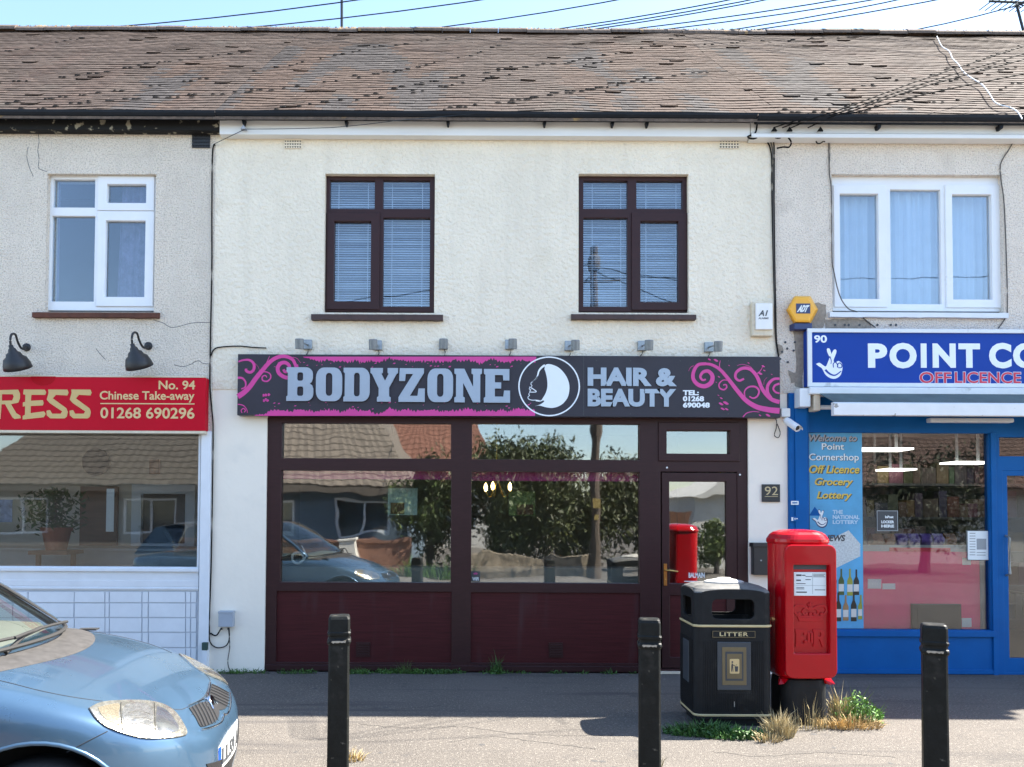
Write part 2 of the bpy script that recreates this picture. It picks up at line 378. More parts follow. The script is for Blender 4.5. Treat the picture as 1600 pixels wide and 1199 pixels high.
# salon: roughcast above, smooth painted below
wall('upper_wall', HM, mt['cream'], [(XL,ZB),(XR,ZB),(XR,ZE+.02),(XL,ZE+.02)], [rl((507,272,679,489),0), rl((904,272,1076,489),0)])
xo0, xo1 = rect((415,652,1170,1050), .01)[:2]
wall('lower_wall', HM, mt['smooth'], [(XL,0),(xo0,0),(xo0,ZSF),(xo1,ZSF),(xo1,0),(XP,0),(XP,ZB),(XL,ZB)], [], .012, .25)
# takeaway
xt1 = rect((0,672,313,886), 0)[1]
wall('upper_wall', HL, mt['pebble'], [(XLL,zpx(676)),(XL,zpx(676)),(XL,ZE+.02),(XLL,ZE+.02)], [rl((72,272,242,488),0)])
# corner shop
wall('upper_wall', HR, mt['pebble2'], [(XR,zpx(612)),(XRR,zpx(612)),(XRR,ZE+.02),(XR,ZE+.02)], [rl((1300,273,1567,489),0)])
# inner walls, floors, back walls
def inner(h, xa, xb, zl, parties):
    mb = MB()
    mb.box(xa+.002, xb-.002, YB-.25, YB, 0, ZE)
    mb.box(xa+.11, xb-.11, .252, YB-.252, zl, zl+.2)
    mb.box(xa+.11, xb-.11, .252, YB-.252, ZE-.12, ZE-.02)
    obj('back_wall', mb, mt['wint'], h)
    obj('room_floor', MB().box(xa+.11, xb-.11, .13, YB-.252, .012, .03), mt['floor_in'], h)
    mb = MB()
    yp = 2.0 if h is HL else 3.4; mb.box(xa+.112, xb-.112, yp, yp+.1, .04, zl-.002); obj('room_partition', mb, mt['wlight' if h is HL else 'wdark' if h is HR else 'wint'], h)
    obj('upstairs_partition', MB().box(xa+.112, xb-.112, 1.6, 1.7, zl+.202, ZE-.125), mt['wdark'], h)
    mb = MB()
    for x in parties: obj('party_wall', MB().box(x-.1, x+.1, .255, YB-.255, 0, ZE-.01), mt['wint'], h)

inner(HL, XLL, XL, 2.74, [XLL+.1]); inner(HM, XL, XR, 2.74, [XL, XR]); inner(HR, XR, XRR, 2.74, [XRR-.1])

# roof: every course is made of lapped tiles
SL = math.hypot(YRID-YEAVE, ZR-ZE); SY_, SZ_ = (YRID-YEAVE)/SL, (ZR-ZE)/SL
def roof_pt(x, d, h):
    u = .022*noise.noise((x*.5, d*.6, 3)) + .012*noise.noise((x*1.7, d*1.9, 9))
    h += u
    return (x, YEAVE + SY_*d - SZ_*h, ZE + SZ_*d + SY_*h)
GAUGE = SL/46
def roof_front(h, xa, xb, mortar):
    mb = MB(); mb.col = []; tw = .165; cj = [rnd.uniform(-.003,.004) for _ in range(46)]
    for k in range(46):
        d0 = k*GAUGE; off = (k % 2)*tw/2+rnd.uniform(-.012,.012)
        n = int((xb-xa)/tw)+2
        for i in range(-1, n):
            x0 = max(xa, xa+i*tw+off+.0008); x1 = min(xb, xa+(i+1)*tw+off-.0008)
            if x1-x0 < .01: continue
            j = rnd.random(); ha = .020+cj[k]*.5+rnd.uniform(-.0012,.0018)+(rnd.random()>.985)*.012; tl = rnd.uniform(-.001,.001); d = d0+rnd.uniform(-.0015,.0015)
            xm = (x0+x1)/2; cb = .0008
            vs = [roof_pt(x0,d,ha+tl), roof_pt(xm,d,ha+cb), roof_pt(x1,d,ha-tl), roof_pt(x1,d0+GAUGE+.02,.012), roof_pt(xm,d0+GAUGE+.02,.013), roof_pt(x0,d0+GAUGE+.02,.012),
                  roof_pt(x0,d+.001,ha-.016+tl), roof_pt(xm,d+.001,ha-.014), roof_pt(x1,d+.001,ha-.016-tl)]
            mb.add(vs, [(0,1,4,5),(1,2,3,4),(6,7,1,0),(7,8,2,1)])
            X = (x0+x1)/2
            lo = 1-k/46
            band = max(0, noise.noise((X*.45, 2.2, 0))*1.6+.45)*max(0, math.sin(min(1,lo*1.25)*math.pi*.62))     # re-tiled colour patches
            colr = noise.noise((X*2.4, k*.05, 5))
            b = rnd.uniform(.86,1.12)
            c = Vector((1.0,.93,.86))
            if band > .35 and h is HM or band > .75:
                c = Vector((1.10,.94,.82)) if colr > .12 else (Vector((.80,.88,.94)) if colr < -.08 else Vector((1.06,.92,.80)))
            elif colr > .25: c = Vector((1.06,.94,.86))
            if j > .985: b *= .6
            mb.col += [tuple(c*b)]*4
    return obj('roof', mb, mt['tile'], h)
for h, a, b in ((HL, XLL, XL+.03), (HM, XL+.032, XR-.002), (HR, XR, XRR)):
    rf = roof_front(h, a, b, 0)
    # under-sheet and back slope
    mb = MB(); t = .03
    mb.add([(a,YEAVE,ZE-.012),(b,YEAVE,ZE-.012),(b,YRID,ZR-.012),(a,YRID,ZR-.012),(a,YB+.3,ZE-.01),(b,YB+.3,ZE-.01),(a,YB+.3,ZE-.05),(b,YB+.3,ZE-.05),(b,YRID,ZR-.06),(a,YRID,ZR-.06),(b,YEAVE,ZE-.05),(a,YEAVE,ZE-.05)],
           [(0,1,2,3),(3,2,5,4),(4,5,7,6),(6,7,8,9),(9,8,10,11),(11,10,1,0)])
    obj('back_slope', mb, mt['ridge'], h)
    mb = MB(); x = a
    while x < b-.05:                                     # half-round ridge tiles
        L = min(.42, b-x); dz = rnd.uniform(-.012,.012)
        zc = ZR - .045 + .02*noise.noise((x*.6, 1, 1)) + dz
        prof = [(YRID+.125*math.cos(q), zc+.115*math.sin(q)) for q in [math.pi*k/8 for k in range(9)]]
        mb.rings([[(x+.004,)+p for p in prof],[(x+L-.004,)+p for p in prof]], close=False, cap0=True, cap1=True); x += L
    obj('ridge', mb, mt['ridge'], h, smooth=False)
mb = MB()
for k in range(900):                                     # moss tufts on the ridge
    x = rnd.uniform(XLL, XRR); z = ZR+.06; s = rnd.uniform(.01,.03)
    mb.add([(x-s,YRID-.03+rnd.uniform(-.05,.05),z-.02),(x+s,YRID-.03,z-.02),(x+rnd.uniform(-s,s),YRID-.02,z+s*1.2)],[(0,1,2)])
setp(obj('roof_moss', mb, M('dry_moss',(.16,.12,.06),.95,var=.4)), kind='stuff', label='dry brown moss growing along the roof ridge')

# eaves: fascia boards, gutters, brackets
def gutter(h, xa, xb, Y, z, r=.05, m='gutter'):
    prof = [(Y+r*math.cos(q), z+r*.95*math.sin(q)) for q in [math.pi+math.pi*k/8 for k in range(9)]]
    prof2 = [(Y+(r-.006)*math.cos(q), z+(r-.006)*.95*math.sin(q)) for q in [2*math.pi-math.pi*k/8 for k in range(9)]]
    mb = MB(); pr = prof + prof2
    mb.rings([[(xa,)+p for p in pr],[(xb,)+p for p in pr]])
    return obj('gutter', mb, mt[m], h)
YG = -.165
zg0 = zpx(181, YG)
gutter(HL, XLL, XL+.06, YG, zg0+.01, .066); gM = gutter(HM, XL+.064, XR-.25, YG, zg0+.012, .064); gR = gutter(HR, XR-.246, XRR, YG, zg0, .070)
za, zb_ = zpx(212,-.1), zpx(190,-.1)
fb = obj('fascia', MB().box(P(343,200,-.1).x, P(1172,200,-.1).x, -.1, -.002, za, zb_), mt['fascia'], HM, bevel=.004)
fr_ = obj('fascia', MB().box(P(1173,200,-.1).x, XRR, -.1, -.002, zpx(206,-.1), zpx(188,-.1)).box(P(1173,200,-.1).x, XRR, -.125, -.003, zpx(213,-.12), zpx(206.5,-.12)), mt['fascia'], HR, bevel=.004)
fl_ = obj('fascia', MB().box(XLL, P(342,200,-.1).x, -.1, -.002, zpx(206,-.1), zpx(186,-.1)), mt['peel'], HL, bevel=.006)
for px in (381, 541, 700, 851, 957, 1011):
    x = P(px, 193, -.14).x
    obj('gutter_bracket', MB().prism([(x-.018,zpx(190,-.14)),(x+.018,zpx(190,-.14)),(x+.008,zpx(197,-.14)),(x-.008,zpx(197,-.14))], -.16, -.103), mt['gutter'], gM)
for px in (1372, 1562):
    x = P(px, 193, -.14).x
    obj('gutter_bracket', MB().prism([(x-.02,zpx(193,-.14)),(x+.02,zpx(193,-.14)),(x+.012,zpx(199,-.14)),(x-.012,zpx(199,-.14))], -.17, -.103), mt['gutter'], gR)
def airbrick(h, b, m, mhole):
    X0,X1,Z0,Z1 = rect(b, -.012)
    holes = []; nx, nz = 7, 4
    for i in range(nx):
        for j in range(nz):
            cx = X0+(i+.5)*(X1-X0)/nx; cz = Z0+(j+.5)*(Z1-Z0)/nz; s = (X1-X0)/nx*.32
            holes.append([(cx-s,cz-s),(cx+s,cz-s),(cx+s,cz+s),(cx-s,cz+s)])
    v = obj('air_brick', plate(MB(), [[(X0,Z0),(X1,Z0),(X1,Z1),(X0,Z1)]]+holes, -.014, -.004), mt[m], h)
    obj('vent_backing', MB().box(X0+.006,X1-.006,-.0035,-.001,Z0+.006,Z1-.006), mt[mhole], v)
airbrick(HL, (300,210,328,231), 'black', 'black2'); airbrick(HM, (444,214,471,232), 'cream', 'black'); airbrick(HM, (1124,214,1155,232), 'cream', 'black')

# ------------------------------------------------------------------ windows upstairs
def win(h, outer, panes, caset, mf, mg, Y=.06):
    """outer frame, fixed panes, casements (ring box, pane box); returns the frame"""
    holes = [rl(p, Y) for p in panes] + [rl((c[0]+5,c[1]+5,c[2]-5,c[3]-5), Y) for c, _ in caset]
    fr = obj('window', plate(MB(), [rl(outer, Y)] + holes, Y, Y+.06, .004), mt[mf], h)
    for c, p in caset:
        cs = obj('casement', plate(MB(), [rl(c, Y-.018), rl(p, Y-.018)], Y-.018, Y+.045, .006), mt[mf], fr)
        obj('pane', plate(MB(), [rl((p[0]-3,p[1]-3,p[2]+3,p[3]+3), Y)], Y+.02, Y+.026), mt[mg], fr)
    for p in panes:
        obj('pane', plate(MB(), [rl((p[0]-2,p[1]-2,p[2]+2,p[3]+2), Y)], Y+.03, Y+.036), mt[mg], fr)
    return fr
def blind(fr, b, Y):
    X0,X1,Z0,Z1 = rect(b, Y); mb = MB(); n = int((Z1-Z0)/.0245)
    for k in range(n):
        z = Z0 + k*.0245; t = rnd.uniform(-.0015,.0015); q = .009+rnd.uniform(-.002,.003)
        mb.add([(X0,Y-.011,z-q+t),(X1,Y-.011,z-q-t),(X1,Y+.011,z+q-t),(X0,Y+.011,z+q+t)], [(0,1,2,3)])
    for f in (.22,.80):
        x = X0+(X1-X0)*f; mb.box(x-.003,x+.003,Y-.014,Y-.0125,Z0,Z1)
    mb.box(X0,X1,Y-.02,Y+.02,Z1,Z1+.03)
    obj('blind', mb, mt['blind'], fr)
def sill(fr, b, Y0, m, skew=.012):
    X0,X1,Z0,Z1 = rect(b, Y0)
    mb = MB(); n = 24
    ys = []
    for k in range(n+1):
        x = X0+(X1-X0)*k/n; d = rnd.uniform(-.004,.004)
        ys.append([(x,Y0+d*.5,Z0+d),(x,Y0+d*.4,Z1-.012),(x,Y0+.02,Z1-.004),(x,.055,Z1+skew),(x,.055,Z0)])
    mb.rings(ys); obj('sill', mb, mt[m], fr)
w1 = win(HM, (507,273,679,487), [(515,281,586,327),(598,281,672,327),(598,340,672,480)], [((511,333,592,483),(521,345,580,472))], 'brown', 'glass')
blind(w1, (512,277,591,484), .16); blind(w1, (595,277,676,484), .16); sill(w1, (486,490,692,500), -.06, 'sill')
w2 = win(HM, (904,273,1076,487), [(911,282,981,327),(994,282,1067,327),(911,340,981,480)], [((988,333,1074,484),(1000,345,1061,473))], 'brown', 'glass')
blind(w2, (908,277,985,484), .16); blind(w2, (991,277,1072,484), .16); sill(w2, (893,490,1088,499), -.06, 'sill')
w3 = win(HL, (71,273,242,485), [(82,280,149,325),(79,337,148,472)], [((153,276,240,328),(166,287,229,318)),((152,331,239,478),(163,344,227,465))], 'upvc', 'glass')
sill(w3, (50,487,247,496), -.05, 'redsill')
w4 = win(HR, (1301,274,1566,486), [(1391,296,1471,476)], [((1304,290,1385,479),(1312,302,1374,468)),((1479,290,1563,480),(1488,303,1551,469))], 'upvc', 'glass')
sill(w4, (1297,487,1576,496), -.045, 'aluminium')
def curtain(fr, b, Y, m, amp, wl, lean=0):
    X0,X1,Z0,Z1 = rect(b, Y); n = int((X1-X0)/.012); top, bot = [], []
    for i in range(n+1):
        x = X0+(X1-X0)*i/n; y = Y + amp*math.sin(x/wl*6.283)+amp*.5*math.sin(x/wl*2.7*6.283+1)
        top.append((x,y,Z1)); bot.append((x+lean,y*1.0+.01*math.sin(x*30),Z0))
    mb = MB(); mb.rings([bot, top], close=False, cap0=False, cap1=False); obj('curtain', mb, mt[m], fr, smooth=True)
curtain(w3, (190,277,240,484), .20, 'curtain2', .018, .085, -.05); curtain(w3, (73,277,92,484), .20, 'curtain2', .014, .07)
curtain(w4, (1303,280,1480,484), .18, 'curtain', .016, .11); curtain(w4, (1478,280,1565,484), .24, 'curtain', .015, .09)

# ------------------------------------------------------------------ salon shopfront
Y = .035
sf = obj('shopfront_frame', plate(MB(), [[(xo0+.001,.004),(xo1-.001,.004),(xo1-.001,ZSF-.001),(xo0+.001,ZSF-.001)],
      rl((440,661,705,717),Y), rl((438,735,705,911),Y), rl((737,662,1000,719),Y), rl((736,737,1000,912),Y),
      rl((431,924,706,1036),Y), rl((735,926,1001,1037),Y), rl((1036,668,1147,713),Y), rl((1032,737,1153,1046),Y)], Y, Y+.08, .003), mt['brown'], HM)
obj('frame_bead', plate(MB(), [rl((418,656,1016,728),Y-.012), rl((438,664,707,715),Y-.012), rl((735,665,1002,717),Y-.012)], Y-.0135, Y-.0005, .003), mt['brown'], sf) if False else None
for b in ((438,659,707,719),(736,660,1002,721),(436,733,707,913),(734,735,1002,914)):
    obj('pane', plate(MB(), [rl(b,Y)], Y+.045, Y+.051), mt['shopglass'], sf)
for b in ((429,922,708,1038),(733,924,1003,1039)):
    lp = obj('lower_panel', plate(MB(), [rl(b,Y)], Y+.022, Y+.06), mt['maroon'], sf)
for b in ((556,1004,578,1027),(858,1005,880,1028)):
    X0,X1,Z0,Z1 = rect(b, Y)
    v = MB().box(X0,X1,Y+.012,Y+.021,Z0,Z1)
    for k in range(5):
        z = Z0+.02+k*(Z1-Z0-.04)/4.3; v.box(X0+.015,X1-.015,Y+.004,Y+.0118,z,z+.012)
    obj('vent', v, mt['brown'], sf)
X0,X1,Z0,Z1 = rect((416,1040,1004,1049), Y-.02)
obj('shopfront_sill', MB().box(X0,X1,Y-.03,Y-.0005,Z0,Z1), mt['brown'], sf, bevel=.005)
fan = obj('fanlight', plate(MB(), [rl((1030,661,1155,720),Y-.015), rl((1041,672,1142,710),Y-.015)], Y-.016, Y+.05, .006), mt['brown'], sf)
obj('pane', plate(MB(), [rl((1039,670,1144,712),Y)], Y+.04, Y+.046), mt['shopglass'], sf)
for px,py in ((1042,731),(1156,742)): obj('frame_cap', MB().lathe([(.001,0),(.01,.001),(.01,.006),(.001,.008)], P(px,py,Y), (0,-1,0), 8), mt['white'], sf)
door = obj('door', plate(MB(), [rl((1035,740,1151,1043),Y+.01), rl((1045,752,1136,913),Y+.01), rl((1046,930,1136,1028),Y+.01)], Y+.005, Y+.065, .006), mt['brown'], HM)
dpm = MB(); plate(dpm, [rl((1043,750,1138,915),Y)], Y+.035, Y+.041)
obj('pane', dpm, mt['shopglass'], door)
obj('lower_panel', plate(MB(), [rl((1044,928,1138,1030),Y)], Y+.02, Y+.05), mt['maroon'], door)
hb = MB(); X0,X1,Z0,Z1 = rect((1037,881,1042,915), Y); hb.box(X0,X1,Y-.008,Y+.0045,Z0,Z1)
p = P(1039.5,891,Y); hb.tube([p+Vector((0,-.006,0)), p+Vector((0,-.05,0)), p+Vector((.03,-.055,0)), p+Vector((.115,-.05,-.012))], .008, 8)
hb.lathe([(.006,0),(.009,.004),(.009,.01),(.002,.012)], P(1039.5,906,Y-.008), (0,-1,0), 8)
obj('handle', hb, mt['brass'], door)
lb = MB(); text(lb, 'BALMAIN', (1076,895,1101,903), Y+.034, .001, .03); X0,X1,Z0,Z1 = rect((1069,908,1110,909.3), Y+.034); lb.box(X0,X1,Y+.033,Y+.034,Z0,Z1)
obj('door_lettering', lb, mt['label'], door)
X0,X1,Z0,Z1 = rect((1030,1046,1156,1052), Y-.02); obj('threshold', MB().box(X0,X1,Y-.05,Y+.06,.003,.022), mt['offwhite'], HM)
s = obj('window_sticker', plate(MB(), [rl((736,893,750,909),Y+.042)], Y+.042, Y+.0445), mt['ink'], HM)
st = MB(); text(st, 'WiFi', (738,902,748,907.5), Y+.0418, .001, .02); obj('sticker_lettering', st, mt['label'], s)
st = MB(); p0 = P(743,897.5,Y+.0418)
for r_ in (.012,.022): plate(st, [[(p0.x+r*math.cos(R(a)), p0.z-.012+r*math.sin(R(a))) for r, a in [(r_,35+k*11) for k in range(11)]+[(r_+.005,145-k*11) for k in range(11)]]], Y+.0405, Y+.0418)
obj('sticker_symbol', st, mt['pink'], s)

# ------------------------------------------------------------------ takeaway shopfront
Y = .03
xw0 = XLL+.02
X0,X1,Z0,Z1 = rect((0,673,310,886), Y)
post_x0, post_x1 = rect((312,676,328,1045), -.02)[:2]
tf = obj('shopfront_frame', plate(MB(), [[(xw0,Z0-.12),(X1+.012,Z0-.12),(X1+.012,Z1+.05),(xw0,Z1+.05)], [(X0-2.4,Z0),(X1-.004,Z0),(X1-.004,Z1),(X0-2.4,Z1)]], Y, Y+.06, .003), mt['upvc2'], HL)
obj('pane', MB().box(X0-2.42, X1+.002, Y+.03, Y+.036, Z0-.015, Z1+.015), mt['takeglass'], tf)
obj('corner_post', MB().box(post_x0, post_x1, -.03, .25, .0, zpx(676)-.002), mt['upvc2'], HL, bevel=.008)
obj('side_strip', MB().box(post_x1+.003, XL-.002, .01, .25, 0, zpx(676)-.002), mt['smooth'], HL)
X0,X1,Z0,Z1 = rect((0,893,309,918), 0)
cl = obj('stall_riser', MB().box(xw0, X1+.005, .02, .2, .02, rect((0,893,309,1040),0)[3]-.04), M('groove_shadow',(.50,.53,.57),.6), HL)
rg = MB(); a = rect((0,886,310,922.6), .013); rg.box(xw0, a[1], .0125, .0195, a[2], a[3])
for ya, yb, yy in ((888,893,-.015),(907,916,.008),(918,921,.0)):
    a = rect((0,ya,310,yb), yy); rg.box(xw0, a[1], yy, .0122, a[2], a[3])
obj('riser_rail', rg, mt['upvc2'], cl, bevel=.003)
tl = MB()
rows = [924,942,965,988,1012,1034]; 
edges = [-160,-100,-42,20,44,116,164,171,222,232,290,298,307]
for i in range(len(rows)-1):
    for a, b in zip(edges[:-1], edges[1:]):
        q = rect((a+.8, rows[i]+1.3, b-.8+rnd.uniform(-.5,.3), rows[i+1]-.8), .012)
        tl.box(q[0],q[1],.008+rnd.uniform(0,.003),.0195,q[2],q[3])
obj('riser_panel', tl, mt['upvc2'], cl)
gp = MB().box(*rect((317,1004,324,1046),-.05)[:2], -.07,-.032, .0, rect((317,1016,324,1046),-.05)[3])
obj('pipe_boxing', gp, mt['upvc2'], HL)
obj('pipe_cap', MB().box(*rect((316.5,1004,324.5,1016),-.05)[:2], -.072,-.031, *rect((317,1004,324,1015.8),-.05)[2:]), M('green_pipe',(.03,.07,.06),.5), HL)

# ------------------------------------------------------------------ corner shop front
Y = .04
xb0 = XP+.002
zt = zpx(612)
X0,X1,Z0,Z1 = rect((1262,676,1548,985), Y)
D0,D1,DZ0,DZ1 = rect((1571,740,1690,1040), Y)
bf = obj('shopfront_frame', plate(MB(), [[(xb0+.2,.004),(XRR-.02,.004),(XRR-.02,zt-.002),(xb0+.2,zt-.002)], [(X0+.012,Z0),(X1,Z0),(X1,Z1),(X0+.012,Z1)],
    rl((1561,683,1700,714),Y), [(D0-.02,.02),(D1+.1,.02),(D1+.1,DZ1+.03),(D0-.02,DZ1+.03)], [(D1+.25,Z0),(XRR-.3,Z0),(XRR-.3,Z1),(D1+.25,Z1)]], Y, Y+.08, .004), mt['bluepaint'], HR)
pil = MB().box(xb0, xb0+.20, -.03, .2, .003, zt-.003)
obj('pilaster', pil, mt['bluepaint'], HR, bevel=.01)
q = rect((1240,640,1262,1050), -.04); obj('pilaster_moulding', MB().box(q[0]+.02,q[1],-.046,-.0305,.12,zt-.15), mt['bluepaint'], HR, bevel=.006)
for b in ((1258,672,1550,987),): 
    q = rect(b, Y); obj('pane', MB().box(q[0]+.02,q[1],Y+.04,Y+.046,q[2],q[3]), mt['cornerglass'], bf)
q = rect((1559,681,1702,716), Y); obj('pane', MB().box(*q[:2],Y+.04,Y+.046,*q[2:]), mt['cornerglass'], bf)
obj('pane', MB().box(D1+.24,XRR-.29,Y+.04,Y+.046,Z0-.01,Z1+.01), mt['cornerglass'], bf)
mb = MB(); q = rect((1262,991,1552,993), Y-.01); mb.box(q[0]+.02,q[1]+.02,Y-.028,Y-.0005,q[2]-.012,q[3]+.035)
obj('window_ledge', mb, mt['bluepaint'], bf, bevel=.004)
mb = MB(); q = rect((1552,984,1560,1056), Y-.01); mb.box(q[0],q[1],Y-.018,Y-.0005,q[2],Z1); q2 = rect((1262,1048,1551,1056), Y); mb.box(q2[0]+.03,q[0]-.001,Y-.016,Y-.0005,.006,.05)
obj('frame_trim', mb, mt['bluepaint'], bf, bevel=.003)
dd = obj('door', plate(MB(), [[(D0-.016,.022),(D1+.095,.022),(D1+.095,DZ1+.026),(D0-.016,DZ1+.026)], [(D0+.03,.16),(D1+.03,.16),(D1+.03,DZ1-.02),(D0+.03,DZ1-.02)]], Y+.005, Y+.06, .005), mt['bluepaint'], HR)
obj('pane', MB().box(D0+.02,D1+.04,Y+.03,Y+.036,.15,DZ1-.01), mt['cornerglass'], dd)
pq = D0+.06; obj('handle', MB().tube([(pq-.05,Y+.004,1.0),(pq-.05,Y-.05,1.02),(pq-.05,Y-.05,1.38),(pq-.05,Y+.004,1.4)], .012, 8), mt['grey'], dd)
# damaged render beside the sign
pt = MB()
for poly in ([(1240,512),(1258,508),(1262,470),(1272,473),(1290,476),(1290,498),(1285,512),(1262,516),(1258,560),(1252,607),(1240,604),(1245,560)], [(1288,500),(1310,499),(1355,500),(1362,508),(1360,514),(1290,514)], [(1214,537),(1222,540),(1223,552),(1216,556)],[(1233,580),(1245,583),(1252,600),(1236,598)]):
    jit = []
    for i, (x, y) in enumerate(poly):
        x2, y2 = poly[(i+1) % len(poly)]
        for t in (0,.33,.66): jit.append((x+(x2-x)*t+rnd.uniform(-1.6,1.6), y+(y2-y)*t+rnd.uniform(-1.6,1.6)))
    pxpoly(pt, jit, -.0005-.0011*len(pt.v)/400, .004)
obj('bare_render_patch', pt, mt['patch'], HR)
ck = MB()
for pts in ([(60,210),(61,222),(59,235),(61,248),(60,262),(66,266),(73,268)],[(44,230),(42,245),(46,262),(52,276)],[(272,570),(285,573),(297,570),(304,566),(311,564),(317,568),(329,569)],[(240,500),(255,505),(270,512),(300,505),(328,504)],[(150,545),(158,555),(165,562)]):
    ck.tube(catmull([P(x,y,.0) for x,y in pts],4), .0028, 4)
obj('hairline_crack', ck, mt['ink'], HL)
ck = MB()
for pts in ([(1296,214),(1297,240),(1296,262),(1298,290)],[(1400,494),(1420,497),(1450,495),(1480,498)]): ck.tube(catmull([P(x,y,.0) for x,y in pts],4), .0028, 4)
obj('hairline_crack', ck, mt['ink'], HR)
hl = MB()
for (x,y) in ((1227,535),(1242,535),(1222,550),(1231,566),(1240,548),(1219,561),(1230,545),(1305,508),(1320,508),(1326,508),(1343,508),(1371,508),(1392,508),(1400,508)):
    hl.lathe([(.012,-.002),(.012,.003),(.001,.003)], P(x,y,-.006), (0,-1,0), 7)
obj('drill_hole', hl, mt['ink'], HR)
# ------------------------------------------------------------------ signs
def sgn(name, label, b, Y, thick, m, cat='shop sign'):
    q = rect(b, Y); t = thing(name, label, cat, ((q[0]+q[1])/2, Y+thick, q[2]), 'shop signs')
    obj('sign_board', MB().box(q[0],q[1],Y,Y+thick,q[2],q[3]), mt[m], t, bevel=.004); return t, q
Y = -.10
S1, q1 = sgn('shop_sign', 'long charcoal sign with magenta swirls, silver salon lettering and a woman\'s head in a ring', (371,555.5,1219,651), Y, .095, 'signdark')
# BODYZONE slab letters
def arcp(cx, cy, rx, ry, a0, a1, n=6): return [(cx+rx*math.cos(R(a0+(a1-a0)*k/n)), cy+ry*math.sin(R(a0+(a1-a0)*k/n))) for k in range(n+1)]
def OO(w=.2): return [rrect(0,1,0,1,.30), rrect(.5-w/1.6,.5+w/1.6,.16,.84,.11)]
GL = {
 'B': [[(0,0),(0,.13),(.05,.16),(.05,.84),(0,.87),(0,1)] + arcp(.72,.80,.26,.20,90,0) + [(.98,.66),(.93,.56),(.86,.52),(.95,.47),(1,.37)] + arcp(.74,.22,.26,.22,0,-90), rrect(.40,.62,.60,.85,.07), rrect(.40,.63,.15,.43,.07)],
 'O': OO(), 
 'D': [[(0,0),(0,.13),(.05,.16),(.05,.84),(0,.87),(0,1)] + arcp(.70,.72,.30,.28,90,0) + arcp(.70,.28,.30,.28,0,-90), rrect(.40,.62,.15,.85,.09)],
 'Y': [[(0,1),(0,.85),(.05,.83),(.30,.40),(.30,.16),(.24,.13),(.24,0),(.74,0),(.74,.13),(.68,.16),(.68,.42),(.95,.83),(1,.85),(1,1),(.62,1),(.62,.86),(.66,.83),(.53,.62),(.40,.83),(.45,.86),(.45,1)]],
 'Z': [[(0,0),(0,.14),(.55,.83),(.27,.83),(.24,.62),(.02,.62),(.04,1),(.96,1),(.96,.86),(.43,.18),(.72,.18),(.76,.40),(1,.40),(1,0)]],
 'N': [[(0,0),(0,.14),(.06,.17),(.06,.83),(0,.86),(0,1),(.36,1),(.68,.46),(.68,.83),(.62,.86),(.62,1),(1,1),(1,.86),(.94,.83),(.94,0),(.68,0),(.32,.58),(.32,.17),(.38,.14),(.38,0)]],
 'E': [[(0,0),(0,.14),(.06,.17),(.06,.83),(0,.86),(0,1),(.97,1),(.97,.66),(.74,.66),(.72,.82),(.42,.82),(.42,.60),(.66,.60),(.66,.42),(.42,.42),(.42,.18),(.74,.18),(.77,.36),(1,.36),(1,0)]]}
lt = MB()
for ch, x0, x1 in (('B',448,490),('O',494,535),('D',537,578),('Y',579,622),('Z',623,664),('O',668,708),('N',710,753),('E',756,797)):
    dy = (x0-448)/349*3.0
    glyph(lt, GL[ch], (x0,574.5+dy,x1,627+dy), Y-.012, .014)
obj('sign_lettering', lt, mt['silver'], S1, bevel=.003)
st = MB()
glyph(st, [l for l in GL['B']], (447.5,574,490,627), Y-.0005, .0001) if False else None
for s, b in (('HAIR &', (918,575,1057,604)), ('BEAUTY', (918,608,1056,636))):
    l2 = MB(); text(l2, s, b, Y-.004, .012, .052); obj('sign_lettering', l2, mt['silver'], S1)
for s, b in (('TEL:', (1067,610,1092,618)), ('01268', (1067,619,1100,627.5)), ('690048', (1067,629,1109,637.5))):
    l3 = MB(); text(l3, s, b, Y-.0005, .002, .045); obj('phone_lettering', l3, mt['logowhite'], S1)
# ring and head
lg = MB(); c0 = P(858,604,Y); sc = (P(900,604,Y).x-c0.x)/42
rr = 48.2*sc; plate(lg, [[(c0.x+rr*math.cos(a), c0.z+rr*.975*math.sin(a)) for a in [6.2832*k/64 for k in range(64)]], [(c0.x+(rr-2.1*sc)*math.cos(a), c0.z+(rr*.975-2.1*sc)*math.sin(a)) for a in [6.2832*k/64 for k in range(64)]]], Y-.003, Y-.0005)
K = lambda pts: [(720+x/4.0, 530+y/4.0) for x, y in pts]
hair = catmull([(523,190),(530,162),(560,158),(610,178),(652,222),(675,272),(678,322),(665,370),(630,410),(580,430),(535,427),(490,416),(466,420),(500,407),(522,388),(508,378),(527,345),(540,305),(540,258),(531,212),(523,190)], 5)[:-1]
pxpoly(lg, K([(p.x,p.y) for p in [Vector((a[0],a[1],0)) for a in hair]]), Y-.0005, .003)
for pts, a, b in (([(526,163),(505,178),(488,200),(480,228),(470,248),(450,265),(438,280)],14,3),([(480,232),(468,252),(446,267),(437,280),(445,292),(432,305),(428,313),(441,318)],5,3),([(428,300),(445,308),(472,328),(452,332),(432,330),(436,318)],6,4),([(432,332),(424,345),(430,352),(420,362),(424,375),(445,382),(472,382),(500,386)],3,5),([(468,386),(495,388),(520,376)],4,9)):
    ribbon(lg, [K([p])[0] for p in pts], a/4, b/4, Y-.0011, .0004)
obj('emblem', lg, mt['logowhite'], S1)
